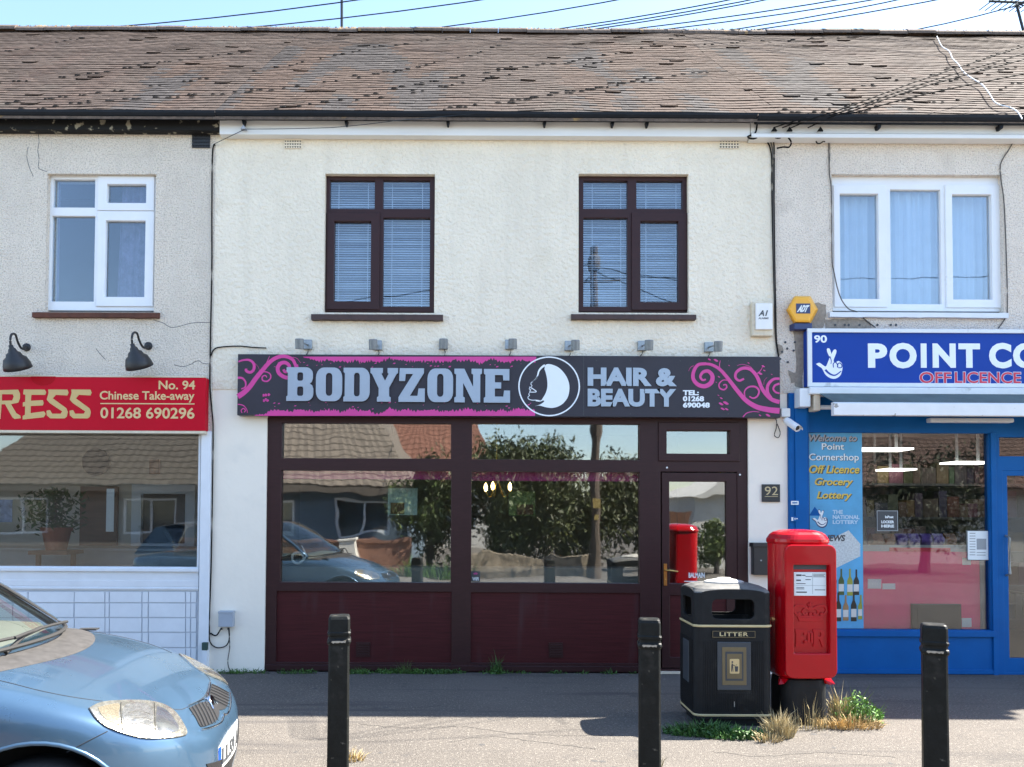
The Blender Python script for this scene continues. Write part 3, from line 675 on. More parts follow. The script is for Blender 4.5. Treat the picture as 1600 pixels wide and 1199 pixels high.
# magenta swirls and torn borders
sw = MB(); LF = lambda pts: [(350+x/4.0, 530+y/4.0) for x, y in pts]; RT = lambda pts: [(1000+x/6.0, 540+y/6.0) for x, y in pts]
lvl = [0]
def rb(pts, a, b, wm=None):
    lvl[0] += 1; ribbon(sw, pts, a, b, Y-.001-.00012*lvl[0], .0006, 7, wm)
rb(LF([(86,360),(120,338),(160,300),(200,245),(245,190),(285,145),(330,116),(380,108),(430,130),(452,180)]), 8.5, 4.5)
rb(LF([(452,160),(455,200),(430,236),(385,240),(345,215),(336,180),(355,152),(385,148),(408,168),(405,198),(382,205),(372,190)]), 5.5, 4, 6)
rb(LF([(90,142),(120,132),(160,132),(186,155),(186,190),(165,208),(140,200),(138,185)]), 2.2, 4, 4.5)
rb(LF([(86,242),(115,245),(135,270),(132,300),(108,312)]), 3.5, 1.8); rb(LF([(215,225),(250,205),(285,215),(292,242),(270,264),(242,258),(240,236),(258,228),(268,240)]), 1.2, 1.6, 2.4)
rb(LF([(86,408),(120,415),(142,440),(146,462)]), 1.6, 1); rb(LF([(112,462),(108,445),(122,434),(134,446),(126,458)]), 1.4, 1.6)
rb(LF([(250,180),(275,130),(285,106)]), 1.6, .6); rb(LF([(400,116),(450,118),(480,150)]), 1.0, .4); rb(LF([(190,150),(215,175),(222,205)]), .6, .3)
obj('flourish', sw, mt['pink'], S1); sw = MB()
rb(RT([(1308,614),(1200,602),(1090,575),(990,512),(905,415),(820,305),(745,222),(660,178),(580,175)]), 9, 3.6)
rb(RT([(620,172),(545,182),(503,245),(500,315),(545,368),(612,382),(668,345),(678,285),(640,242),(592,250),(566,290),(585,325),(618,318)]), 4.5, 2.4, 7.2)
rb(RT([(1308,532),(1225,500),(1150,415),(1095,290),(1030,222),(960,215),(905,250),(895,300),(930,330),(975,312)]), 6.5, 3.2, 5)
rb(RT([(1308,312),(1250,318),(1200,370),(1195,440),(1225,495)]), 3.5, 6); rb(RT([(1308,358),(1265,375),(1250,410),(1275,440),(1308,448)]), 3.5, 2.5)
rb(RT([(830,330),(780,325),(742,360),(748,400),(785,415),(812,395),(805,368),(780,372)]), 1.2, 2, 2.4); rb(RT([(985,490),(980,430),(1020,390),(1080,388),(1115,425),(1100,475),(1060,495),(1025,478)]), 1.6, 2, 3.2)
rb(RT([(770,245),(745,200),(752,140)]), 2, .8); rb(RT([(1085,275),(1040,205),(960,178),(910,190)]), 1.2, .4); rb(RT([(1090,270),(1130,235),(1155,185)]), 1.5, .7); rb(RT([(965,672),(1000,635),(1060,620),(1120,625)]), 2, .8); rb(RT([(455,240),(475,205),(505,190)]), .5, .8); rb(RT([(1160,370),(1165,330),(1190,300)]), .6, .4)
ls_ = MB()
for cx, cy, f in ((262,350,LF),(262,378,LF),(248,352,LF),(280,348,LF),(250,385,LF),(272,384,LF)):
    pxpoly(ls_, [f([(cx+8*math.cos(a)*(1+.3*math.cos(3*a)), cy+9*math.sin(a))])[0] for a in [6.2832*k/10 for k in range(10)]], Y-.0035, .0004)
obj('flower_motif', ls_, mt['pink'], S1); ls_ = MB()
for cx, cy, r in ((760,548,18),(805,540,22),(775,595,16),(812,598,14),(762,495,11),(735,468,7),(650,132,12),(712,140,18),(1125,262,18),(1155,195,13),(1018,165,8),(1165,235,9),(1125,655,10),(1200,655,18),(740,295,9),(835,188,6),(1235,272,6),(715,345,5)):
    pxpoly(ls_, [RT([(cx+r*math.cos(a)*(1+.3*math.cos(2*a)), cy+r*.75*math.sin(a+.6))])[0] for a in [6.2832*k/10 for k in range(10)]], Y-.0035, .0004)
obj('flourish', sw, mt['pink'], S1); obj('flower_motif', ls_, mt['pink'], S1)
tb = MB()
def torn(xa, xb, ybase, sgn_, hmax, seed, gaps):
    rr_ = random.Random(seed); x = xa; pts = []
    while x < xb:
        t = (x-xa)/(xb-xa); e = min(1, (x-xa)/30+.15)
        g = min([1] + [abs(x-g)/22+.25 for g in gaps])
        h = hmax*e*g*(.50+.45*noise.noise((x*.05, seed, 0))) + (rr_.uniform(.5,4.2) if len(pts) % 2 else rr_.uniform(-1.6,.8))*e
        pts.append((x, ybase+(x-600)/600*3.6*0 + sgn_*max(.5,h))); x += rr_.uniform(1.2,3.4)
    pxpoly(tb, [(xa,ybase)] + pts + [(xb,ybase)], Y-.0002, .0008)
torn(474,838,557.6,1,12,3,(610,)); obj('torn_border', tb, mt['pink'], S1); tb = MB(); torn(398,836,650.0,-1,15,8,(590,)); 
rr_ = random.Random(4)
for k in range(60):
    x = rr_.uniform(410,830); y, s_ = (rr_.uniform(566,574),1) if k % 2 else (rr_.uniform(628,640),1)
    r = rr_.uniform(.3,1.0)
    pxpoly(tb, [(x-r*2.4,y+r),(x-r,y-r*.8),(x+r*2.2,y-r),(x+r,y+r*.7)], Y-.0004, .0003)
obj('torn_border', tb, mt['pink'], S1)
sj = MB(); q = rect((911.6,556.5,912.4,650), Y-.001); sj.box(q[0],q[1],Y-.0008,Y-.0001,q[2],q[3])
for x in (932,985,1063,1138,1211): 
    for y in (564,647): sj.lathe([(.006,0),(.006,.002),(.001,.003)], P(x,y,Y-.0005), (0,-1,0), 8)
obj('joint_and_screw', sj, mt['ink'], S1)

# red takeaway sign
Y = -.10
S2, q2 = sgn('shop_sign', 'red takeaway sign with gold brush lettering and a white top trim', (-700,588,321,671), Y, .095, 'red')
tr = MB(); tr.box(q2[0],q2[1]-.02,Y+.002,-.002,q2[3]+.002,q2[3]+.018); tr.box(q2[0],q2[1],Y+.004,-.003,q2[2]-.026,q2[2]-.001)
obj('sign_trim', tr, mt['offwhite'], S2)
GR = {
 'R': [[(-.05,0),(.12,0),(.15,.50),(.30,.50),(.62,.06),(.72,0),(.98,.03),(.95,.12),(.78,.20),(.55,.50),(.86,.56),(.92,.70),(.92,.86),(.84,1),(.08,.98),(-.1,1),(-.06,.84),(.0,.84)], [(.16,.62),(.16,.84),(.62,.84),(.66,.76),(.60,.63)]],
 'E': [[(0,.84),(.02,1),(.94,1),(1,.90),(.96,.82),(.36,.82),(.34,.62),(.86,.64),(.90,.54),(.86,.46),(.34,.44),(.34,.20),(.92,.26),(1,.18),(.92,.06),(0,-.02),(0,.10),(.10,.14),(.10,.44),(0,.42),(0,.56),(.10,.58),(.10,.82)]],
 'S': [[(.0,.66),(.08,.88),(.06,1),(.94,1),(1,.90),(.95,.80),(.42,.82),(.28,.70),(.92,.36),(.98,.24),(.94,.08),(.84,.02),(.18,.02),(.02,.12),(0,.28),(.16,.30),(.26,.18),(.66,.18),(.72,.26),(.14,.54)]]}
la = MB()
for ch, x0, x1 in (('R',-3,34),('E',36,72),('S',73,107),('S',109,143)): glyph(la, GR[ch], (x0,609,x1,655), Y-.0005, .003)
obj('sign_lettering', la, mt['gold'], S2)
for s, b in (('No. 94', (248,595,305,609)), ('Chinese Take-away', (156,611.5,304,629)), ('01268 690296', (157,637,304,654.5))):
    la = MB(); text(la, s, b, Y-.0005, .003, .018); obj('sign_lettering', la, mt['goldpale'], S2)
q = rect((157,630.3,304,632), Y); obj('sign_rule', MB().box(q[0],q[1],Y-.003,Y-.0005,q[2],q[3]), mt['goldpale'], S2)
ds = MB(); pxpoly(ds, circ(67.5,588.5,19.5,20,0,180,14.5), Y-.0003, .0015); obj('lantern_motif', ds, mt['redd'], S2)

# blue corner shop sign
Y = -.12
S3, q3 = sgn('shop_sign', 'royal blue corner shop sign in a white frame with white and red lettering', (1263,517,2060,605), Y, .115, 'blue')
fm = MB(); o_ = rect((1262,516,2061,606), Y-.01); i_ = rect((1268,521,2055,600.5), Y-.01)
plate(fm, [[(o_[0],o_[2]),(o_[1],o_[2]),(o_[1],o_[3]),(o_[0],o_[3])], [(i_[0],i_[2]),(i_[1],i_[2]),(i_[1],i_[3]),(i_[0],i_[3])]], Y-.02, Y-.0005, .003); obj('sign_frame', fm, mt['aluminium'], S3)
la = MB()
for s, x0, x1 in (('P',1356,1386),('O',1389.5,1432),('I',1438.5,1447.5),('N',1457,1493),('T',1497.5,1531),('C',1545,1580),('O',1582.5,1625),('R',1632,1662),('N',1670,1706),('E',1714,1742),('R',1750,1782),('S',1788,1818),('H',1826,1860),('O',1866,1908),('P',1916,1946)):
    text(la, s, (x0,537 if s not in 'OCS' else 536,x1,575 if s not in 'OCS' else 576), Y-.0005, .004, .05)
obj('sign_lettering', la, mt['logowhite'], S3)
la = MB(); text(la, '90', (1272,524,1292,536), Y-.0005, .002, .03); obj('sign_number', la, mt['logowhite'], S3)
for s, x0, x1 in (('OFF',1437,1486),('LICENCE',1492,1595),('GROCERY  LOTTERY',1607,1859)):
    la = MB(); lb_ = MB(); text(la, s, (x0-.9,580.7,x1+.9,600), Y-.0003, .001, .045); text(lb_, s, (x0,581.7,x1,599), Y-.0015, .0015, .012)
    obj('letter_outline', la, M('outline_pale',(.55,.58,.70),.4) if s == 'OFF' else bpy.data.materials['outline_pale'], S3); obj('sign_lettering', lb_, mt['redtext'], S3)
def hand(mb, mb2, cx, cy, s, Y):
    T = lambda pts: [(cx+x*s, cy+y*s) for x, y in pts]
    sm = lambda pts: [(p.x, p.y) for p in catmull([(x, y, 0) for x, y in pts+[pts[0]]], 5)[:-1]]
    pxpoly(mb, T(sm([(-.46,.02),(-.34,-.02),(-.22,.06),(-.12,.10),(-.03,-.10),(.02,-.22),(.14,-.45),(.22,-.46),(.23,-.36),(.14,-.10),(.20,-.03),(.30,-.08),(.40,-.02),(.44,.08),(.43,.24),(.36,.42),(.20,.52),(.02,.50),(-.14,.38),(-.25,.18),(-.36,.10)])), Y, .0012)
    pxpoly(mb, T(sm([(.0,-.22),(-.08,-.40),(-.08,-.50),(.0,-.50),(.05,-.38),(.06,-.28)])), Y-.0014, .0008)
    ribbon(mb2, T([(-.14,.22),(.02,.36),(.20,.40),(.40,.26)]), .07*s, .03*s, Y-.0026, .0006)
    ribbon(mb2, T([(.14,.14),(.13,.02),(.20,-.04),(.27,.04),(.27,.14)]), .03*s, .03*s, Y-.0026, .0006)
    ribbon(mb2, T([(.28,.14),(.29,.02),(.36,-.01),(.42,.06),(.41,.14),(.30,.15)]), .03*s, .03*s, Y-.0028, .0006)
    ribbon(mb2, T([(.01,-.24),(.06,-.10),(.05,.02)]), .03*s, .02*s, Y-.0026, .0006)
ha, hb_ = MB(), MB(); hand(ha, hb_, 1296, 568, 46, Y-.0005); em = obj('emblem', ha, mt['logowhite'], S3); obj('emblem_line', hb_, mt['blue'], em)

# awning under the blue sign
Ya = -.12
AW = thing('shop_awning', 'rolled-up dark awning with a chipped white front bar under the blue sign', 'awning', (XR+2.9,-.12,zpx(640)))
q = rect((1265,606.5,2070,618), -.2); xA = q[1]
obj('awning_cassette', MB().box(q[0],q[1],-.20,-.001,q[2],q[3]), mt['aluminium'], AW, bevel=.012)
q2_ = rect((1249,607,1266,636), -.16); obj('end_bracket', MB().box(q2_[0],q2_[1],-.17,-.034,q2_[2],q2_[3]), mt['aluminium'], AW, bevel=.006)
q4 = rect((1303,632,2065,650.5), -.46)
ab = MB(); prof = [(-.46,q4[2]),(-.46,q4[3]),(-.44,q4[3]+.012),(-.40,q4[3]+.012),(-.40,q4[2]),(-.44,q4[2]-.006)]
ab.rings([[(q4[0],)+p for p in prof],[(q4[1],)+p for p in prof]]); obj('front_bar', ab, M('chipped_white_bar',(.74,.76,.76),.45,var=.04,spots=[(11,.68,(.32,.31,.28),.03)]), AW, bevel=.004)
fbm = MB(); z0, z1 = q[2]+.012, q4[3]+.014
fbm.add([(q[0]+.10,-.19,z0),(q[1],-.19,z0),(q4[1],-.43,z1),(q4[0]+.02,-.43,z1),(q[0]+.10,-.19,z0-.006),(q[1],-.19,z0-.006),(q4[1],-.43,z1-.006),(q4[0]+.02,-.43,z1-.006)], [(0,1,2,3),(7,6,5,4),(0,3,7,4),(1,5,6,2),(0,4,5,1),(3,2,6,7)])
obj('awning_cloth', fbm, mt['awning'], AW)
arm = MB(); a0 = P(1270,622,-.1); arm.box(a0.x-.02,a0.x+.045,-.17,-.04,rect((1260,620,1275,643),-.1)[2],rect((1260,617,1275,643),-.1)[3]); obj('arm_block', arm, mt['offwhite'], AW, bevel=.006)
obj('folded_arm', MB().tube([(a0.x+.05,-.13,zpx(634,-.13)),(a0.x+2.2,-.15,zpx(634,-.13))], .022, 8), mt['aluminium'], AW)
TLt = MB(); q = rect((1452,653.5,1583,660.5), -.12); TLt.box(q[0],q[1],-.14,-.06,q[2],q[3])
tlo = obj('strip_light', TLt, mt['aluminium'], bevel=.012); tag(tlo, 'white strip light casing under the awning bar', 'light fitting')

# ------------------------------------------------------------------ wall lamps and boxes
def barn(px, py, label):
    t = thing('barn_lamp', label, 'wall lamp', P(px+14, py-10, 0), 'swan-neck lamps over the takeaway sign')
    b = P(px+14,py-12,0); 
    obj('wall_plate', MB().lathe([(.001,-.002),(.042,.0),(.04,.012),(.022,.022),(.02,.045),(.001,.05)], b, (0,-1,0), 14), mt['black'], t)
    pts = [P(px+14,py-10,-.045), P(px+6,py-10,-.10), P(px,py-20,-.18), P(px-4,py-32,-.24), P(px-10,py-32,-.30), P(px-12,py-22,-.32), P(px-10,py-9,-.30)]
    obj('swan_neck', MB().tube(catmull(pts,6), .011, 8), mt['black'], t, smooth=True)
    apex = P(px-10,py-11,-.30); ax = (P(px+1,py+23,-.20)-apex).normalized()
    sh = MB().lathe([(.001,-.03),(.020,-.028),(.022,.0),(.034,.012),(.042,.04),(.065,.055),(.076,.085),(.104,.105),(.125,.165),(.132,.205),(.126,.205),(.118,.165),(.06,.07),(.001,.05)], apex, ax, 28)
    obj('lamp_shade', sh, mt['black'], t, smooth=True)
    return t
barn(28, 555, 'black swan-neck lamp nearer the frame edge, left above RESS on the red sign'); barn(218, 553, 'black swan-neck lamp above Chinese Take-away on the red sign')
def lspot(px, cx, py, k, nick):
    t = thing('sign_spotlight', nick, 'spotlight', P(px,py,0), 'little grey spotlights above the salon sign')
    q = rect((px-7,py-7.5,px+7,py+7.5), -.012)
    obj('back_plate', MB().box(q[0],q[1],-.035,-.001,q[2],q[3]), mt['grey'], t, bevel=.006)
    b = P(px,py,-.03); c = P(cx,py-1.5,-.30)
    obj('arm', MB().tube([b, b.lerp(c,.55)+Vector((0,0,.012)), c], .009, 6), mt['grey'], t)
    sh = MB().lathe([(.001,-.052),(.036,-.05),(.042,-.044),(.042,.048),(.037,.05),(.034,.02),(.001,.018)], c, Vector((0,.18,-1)), 18)
    obj('lamp_head', sh, mt['lampgrey'], t)
    w0 = P(px+1,py+7,-.006); w1 = P(px-1+rnd.uniform(-3,3),py+17,-.006)
    obj('flex', MB().tube([w0+Vector((0,-.01,0)), w0.lerp(w1,.5)+Vector((.01,-.008,0)), w1+Vector((0,-.008,0))], .005, 5), mt['cablegrey'], t)
where = ['over the magenta curl left of the B', 'above the D of the salon name', 'above the Z of the salon name', 'above the left edge of the head emblem', 'above the right edge of the head emblem', 'above the ampersand of HAIR &', 'above the phone number and right-hand swirls']
for i, (px, cx, py) in enumerate(((481,468,539),(590,583,540),(693,693,539),(796,801,539),(889,899,541),(1003,1014,541),(1107,1122,543))):
    lspot(px, cx, py, i, 'small grey spotlight ' + where[i])
# salon alarm box, yellow alarm, camera
A = thing('alarm_box', 'aged cream alarm box with a white face on the salon wall', 'alarm box', P(1192,525,0))
q = rect((1175,472,1208,525), -.06); obj('case', MB().box(q[0],q[1],-.06,-.001,q[2],q[3]), mt['offwhite'], A, bevel=.008)
q = rect((1181,474,1207.5,515), -.085); obj('cover', MB().box(q[0],q[1],-.085,-.0605,q[2],q[3]), mt['white'], A, bevel=.006)
tm = MB(); text(tm, 'A1', (1185,485,1200,494), -.0855, .0015, .03, .3); text(tm, 'ALARMS', (1185,496,1201,499), -.0855, .001, .02, .2); obj('box_lettering', tm, mt['ink'], A)
A = thing('alarm_box', 'yellow hexagonal alarm box with dark blue underside beside the blue sign', 'alarm box', P(1253,514,0))
hx = lambda c, r, rz, Y: [(c.x+a*r, Y, c.z+b*rz) for a, b in ((-.5,.9),(.5,.9),(1,.02),(.5,-.9),(-.5,-.9),(-1,.02))]
c = P(1253,484,-.1); c1 = P(1253,485,-.02)
obj('case', MB().rings([hx(c1,.155,.155,-.001), hx(c1,.155,.155,-.04), hx(c,.142,.14,-.10), hx(c,.12,.118,-.108)]), mt['yellow'], A, bevel=.006)
lp = P(1253,509,-.05); obj('strobe_base', MB().zprism([(lp.x-.11,-.002),(lp.x+.11,-.002),(lp.x+.09,-.085),(lp.x-.09,-.085)], zpx(514,-.05), zpx(503.5,-.05)), mt['navy'], A, bevel=.008)
q = rect((1244,474.5,1266,490), -.1095); pb_ = obj('badge', MB().box(q[0],q[1],-.111,-.1085,q[2],q[3]), mt['navy'], A)
tm = MB(); text(tm, 'ADT', (1245,477,1265,488), -.112, .0015, .055, .86); obj('badge_lettering', tm, mt['label'], pb_)
C = thing('security_camera', 'white bullet security camera on the pier beside the blue pilaster', 'camera', P(1228,662,0))
j = P(1226,655,-.02); obj('mount', MB().lathe([(.03,0),(.03,.012),(.014,.016),(.012,.04),(.001,.042)], P(1227,657,.012), (0,-1,0), 12).tube([P(1226,656,-.03), P(1229,658,-.09)], .012, 8), mt['white'], C)
a, b = P(1228,657,-.11), P(1247,670,-.28)
ax = (b-a).normalized()
obj('camera_body', MB().lathe([(.001,0),(.026,.004),(.034,.02),(.036,.15),(.037,.20),(.033,.205),(.03,.19),(.001,.188)], a, ax, 16), mt['white'], C)
obj('sun_hood', MB().rings([[a+ax*h+Vector((0,0,1))*(.042*math.sin(q))+ax.cross(Vector((0,0,1))).normalized()*(.042*math.cos(q)) for q in [R(-10)+R(200)*k/8 for k in range(9)]] for h in (.03,.225)], close=False, cap0=False, cap1=False), mt['white'], C)
obj('lens', MB().lathe([(.001,.189),(.026,.189),(.02,.196),(.001,.198)], a, ax, 14), mt['black2'], C)
q = rect((1221,638,1235,651.5), -.05); jb = obj('junction_box', MB().box(q[0],q[1],-.05,-.031 if q[0] > XP else .01,q[2],q[3]), mt['white'], bevel=.006); tag(jb, 'small white junction box just above the security camera', 'junction box')
cw = obj('camera_cable', MB().tube(catmull([P(1200,654,-.01),P(1212,655,-.01),P(1213,668,-.01),P(1210,680,-.01),P(1216,684,-.01),P(1219,676,-.01),P(1214,662,-.01)],6), .004, 6), mt['cable']); tag(cw, 'thin black looped cable hanging beside the security camera', 'cable')
NP = thing('number_plaque', 'square black slate house number 92 on the white pier', 'plaque', P(1205,784,.012))
q = rect((1191,757,1219,784.5), -.008); obj('plaque', MB().box(q[0],q[1],-.008,.011,q[2],q[3]), mt['black2'], NP, bevel=.002)
tm = MB(); text(tm, '92', (1195,760.5,1215.5,774), -.0085, .001, 0); q = rect((1195,775.6,1215.5,776.4),-.0085); tm.box(q[0],q[1],-.0095,-.0085,q[2],q[3]); obj('plaque_numerals', tm, mt['bingold'], NP)
LB = thing('letter_box', 'slim black letter box on the white pier behind the red pillar box', 'letter box', P(1194,898,.012))
q = rect((1178,853,1213,899), -.08); obj('box_body', MB().box(q[0],q[1],-.08,.011,q[2],q[3]), mt['black2'], LB, bevel=.004)
q = rect((1176.5,848.5,1214.5,855), -.095); obj('lid', MB().box(q[0],q[1],-.098,.0105,q[2],q[3]), mt['black2'], LB, bevel=.004)
obj('lock', MB().lathe([(.001,0),(.008,.001),(.008,.005),(.001,.006)], P(1189,876,-.08), (0,-1,0), 10), mt['grey'], LB)
GB = thing('junction_box', 'grey electrical box with cables on the white wall left of the salon front', 'junction box', P(352,979,.012))
q = rect((341,956,363.5,980), -.06); obj('box_body', MB().box(q[0],q[1],-.06,.0115,q[2],q[3]-.01), mt['greybox'], GB, bevel=.004)
q = rect((340.5,955.5,364,959), -.062); obj('lid', MB().box(q[0],q[1],-.063,.011,q[2],q[3]), mt['greybox'], GB, bevel=.003)
obj('gland', MB().lathe([(.012,0),(.012,.02),(.001,.022)], P(346,981,-.03), (0,0,-1), 8).lathe([(.012,0),(.012,.02),(.001,.022)], P(357,981,-.03), (0,0,-1), 8), mt['black'], GB)
# ------------------------------------------------------------------ cables on the walls
def on_wall(pts, Y=-.012): return [P(x, y, Y) for x, y in pts]
def wire_thing(name, label, pts, r, m='cable', cat='cable', group=None, n=5):
    o = obj(name, MB().tube(catmull(pts, n), r, 6), mt[m]); tag(o, label, cat, group); return o
wire_thing('wall_cable', 'black cable running down the join between the grey and cream walls', on_wall([(336,226),(332,240),(331,330),(331,420),(329,520),(328,600),(331,640),(333,672),(332,760),(330,880),(327,980),(330,990),(338,993),(345,983)]), .007)
wire_thing('wall_cable', 'thin black cable branching across the cream wall to the end of the charcoal sign', on_wall([(330,556),(333,548),(342,543),(372,541),(395,543),(416,544)]), .006)
wire_thing('wall_cable', 'black cable loop dropping below the grey box to the ground', on_wall([(327,985),(328,1003),(338,1012),(352,1010),(358,1000),(358,983)]), .006)
wire_thing('wall_cable', 'thin grey cable from the grey box along the foot of the wall', on_wall([(357,983),(359,1010),(356,1035),(362,1049),(385,1051),(413,1050)]), .005, 'cablegrey')
for k, (lab, dx) in enumerate((('black cable nearest the cream wall in the bundle above the alarm boxes', 0), ('middle grey cable in the bundle down the join above the alarm boxes', 3.2), ('outer black cable in the bundle on the pebbledash side above the alarm boxes', 6))):
    wire_thing('wall_cable', lab, on_wall([(1180+dx*4,203+dx),(1196+dx*2,218),(1205+dx*.8,240),(1206+dx*.6,300),(1208+dx*.4,400),(1210+dx*.3,470),(1212+dx*.2,530),(1217,560)], -.012-.004*k), .0065, 'cablegrey' if k == 1 else 'cable', group='cables bundled down the wall')
wire_thing('wall_cable', 'thin dark cable curving down left of the white three-light window to the blue sign', on_wall([(1295,222),(1296,270),(1299,300),(1300,400),(1303,425),(1312,462),(1325,482),(1340,488),(1352,500),(1368,512)]), .0055, 'cablegrey')
wire_thing('wall_cable', 'thin dark cable right of the white three-light window', on_wall([(1594,199),(1580,228),(1564,255),(1564,280),(1569,320),(1573,420),(1574,480),(1572,495),(1560,513)]), .0055, 'cablegrey')
wire_thing('cable_loop', 'small dark loop of slack cable below the eaves, left of the hairline crack', on_wall([(1298,197),(1294,212),(1284,223),(1277,224),(1275,217),(1282,212),(1290,214),(1288,222)], -.05), .006)
wire_thing('cable_loop', 'tangle of black cable looped under the gutter where the salon meets the pebbledash', on_wall([(1183,195),(1180,208),(1168,214),(1178,217),(1195,210),(1215,216),(1228,213),(1236,222),(1233,230),(1224,230),(1214,232)], -.11), .008)
for px, lab in ((1209,'left of the three dark cable brackets under the gutter'),(1233,'middle of the three dark cable brackets under the gutter'),(1281,'right of the three dark cable brackets under the gutter')):
    q = P(px, 203, -.13); o = obj('cable_bracket', MB().prism([(q.x-.03,q.z-.02),(q.x+.03,q.z-.02),(q.x,q.z+.025)], q.y-.02, -.1275), mt['cable'], bevel=.003); tag(o, lab, 'bracket', 'cable brackets')
q = P(381, 200, -.13); o = obj('cable_bracket', MB().prism([(q.x-.03,q.z-.02),(q.x+.03,q.z-.02),(q.x,q.z+.025)], q.y-.02, -.1005), mt['greybox'], bevel=.003); tag(o, 'grey cable bracket on the white fascia near its left end', 'bracket')
# junction strip above the red sign and cracks are thin trims
def on_roof(px, py, h=.05):
    o = CAM_LOC; d = P(px, py, 1) - o; n = Vector((0,-SZ_,SY_)); p0 = Vector((0,YEAVE,ZE)) + n*h
    return o + d*((p0-o).dot(n)/d.dot(n))
wire_thing('roof_cable', 'white cable zigzagging down the tiles above the corner shop', [on_roof(x,y,.06) for x,y in ((1464,57),(1468,66),(1473,74),(1483,80),(1488,91),(1497,100),(1505,112),(1518,122),(1534,132),(1545,145),(1553,158),(1562,164),(1578,168),(1590,175),(1597,186))], .0065, 'white', n=3)
mb = MB(); mb.col = []                      # dark lumps in the tile laps standing in for wire shadows
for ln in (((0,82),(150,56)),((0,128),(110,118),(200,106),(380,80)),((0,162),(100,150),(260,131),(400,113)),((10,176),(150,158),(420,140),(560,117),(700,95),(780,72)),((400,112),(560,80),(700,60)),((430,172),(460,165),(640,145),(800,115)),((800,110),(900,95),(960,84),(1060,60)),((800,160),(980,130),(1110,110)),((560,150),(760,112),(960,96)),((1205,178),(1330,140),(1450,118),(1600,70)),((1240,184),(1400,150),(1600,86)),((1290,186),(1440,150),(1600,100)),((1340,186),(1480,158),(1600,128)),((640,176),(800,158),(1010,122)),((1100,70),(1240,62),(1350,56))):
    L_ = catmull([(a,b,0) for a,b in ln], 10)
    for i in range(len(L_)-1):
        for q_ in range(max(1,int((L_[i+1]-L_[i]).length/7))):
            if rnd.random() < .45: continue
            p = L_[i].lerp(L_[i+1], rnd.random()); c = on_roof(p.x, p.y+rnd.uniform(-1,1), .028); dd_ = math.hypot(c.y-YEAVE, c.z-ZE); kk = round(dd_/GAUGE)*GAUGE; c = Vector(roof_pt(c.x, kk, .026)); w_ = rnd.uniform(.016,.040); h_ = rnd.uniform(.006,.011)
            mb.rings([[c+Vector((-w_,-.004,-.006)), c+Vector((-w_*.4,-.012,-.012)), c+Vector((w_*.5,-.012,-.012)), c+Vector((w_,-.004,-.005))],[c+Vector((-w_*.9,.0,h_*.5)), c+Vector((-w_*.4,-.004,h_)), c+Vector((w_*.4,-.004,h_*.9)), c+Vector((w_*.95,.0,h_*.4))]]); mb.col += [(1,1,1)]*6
setp(obj('wire_shadow_dashes', mb, M('wire_shadow_dark',(.034,.030,.027),.95,spec=.05)), kind='stuff', label='dark dashes along the tile laps standing in for wire shadows on the roof')
# drop wires to the eaves
wire_thing('drop_wire', 'thin wire slung from the fascia bracket along the white fascia to the salon gutter', cable([P(333,226,-.02), P(383,202,-.14)],.0,4)+cable([P(384,202,-.15), P(520,199.5,-.30), P(620,188.5,-.30), P(720,179.5,-.22), P(800,178,-.20)],.004,6), .003, 'wire', 'overhead wire', n=1)
for k, (x0, y1, lab) in enumerate(((1208,64,'topmost'),(1222,80,'second'),(1236,92,'third'),(1262,122,'lowest'))):
    a = P(x0, 200, -.15); pts = [a, P(x0+45, 186-k*2, -.3), on_roof(1300+k*12, 176, .22), on_roof(1460, 118+(y1-64)*.45, .35), on_roof(1720, y1-30, .5)]
    wire_thing('drop_wire', lab + ' of the four wires fanning from the gutter corner up over the corner shop roof', pts, .0055, 'cable', 'overhead wire', 'wires fanning over the corner shop roof')
# wires in the sky
sw_ = [((160,43),(520,-1)),((350,46),(715,-1)),((622,50),(930,0)),((815,52),(1118,-2)),((846,52),(1150,-2)),((862,54),(1164,0)),((905,54),(1270,0)),((962,54),(1325,0)),((1088,54),(1372,0)),((1105,56),(1440,-2)),((1382,55),(1580,5))]
nick = ['leftmost','second from the left','third from the left','fourth from the left','fifth from the left','sixth from the left','seventh from the left','eighth from the left','third from the right','second from the right','rightmost']
for k, (a, b) in enumerate(sw_):
    f = lambda t: (a[0]+(b[0]-a[0])*t, a[1]+(b[1]-a[1])*t)
    YA, YBb = 4.5+.12*(k % 4), 2.6+.25*(k % 3)
    A_, B_ = P(*f(-.25), YA), P(*f(1.9), YBb)
    wire_thing('overhead_wire', nick[k] + ' of the overhead wires crossing the sky above the ridge', [A_.lerp(B_, t/8) + Vector((0,0,-.12*4*(t/8)*(1-t/8)+.05)) for t in range(9)], .0085, 'wire', 'overhead wire', 'overhead wires above the ridge', n=1)
ml = obj('mast', MB().tube([P(534,75,4.2), P(534,-40,4.2)], .022, 6), mt['wire']); tag(ml, 'thin bare mast standing behind the salon ridge', 'mast')
TV = thing('tv_aerial', 'television aerial tilted on a pole above the corner shop ridge', 'aerial', P(1602,60,4.0))
obj('pole', MB().tube([P(1606,75,4.0), P(1587,2,4.0)], .02, 6), mt['wire'], TV)
bm_ = MB().tube([P(1546,2,4.0), P(1640,6,4.4)], .018, 6)
obj('boom', bm_, mt['wire'], TV)
el = MB()
for k in range(10):
    c = P(1546,2,4.0).lerp(P(1640,6,4.4), .03+k*.1); el.tube([c+Vector((.05,-.22,.0)), c+Vector((-.05,.22,.0))], .008, 5)
for dx in (-6,6,12): el.tube([P(1588,6,4.0), P(1588+dx,14-abs(dx)*.4,3.8)], .01, 5)
obj('element', el, mt['wire'], TV)

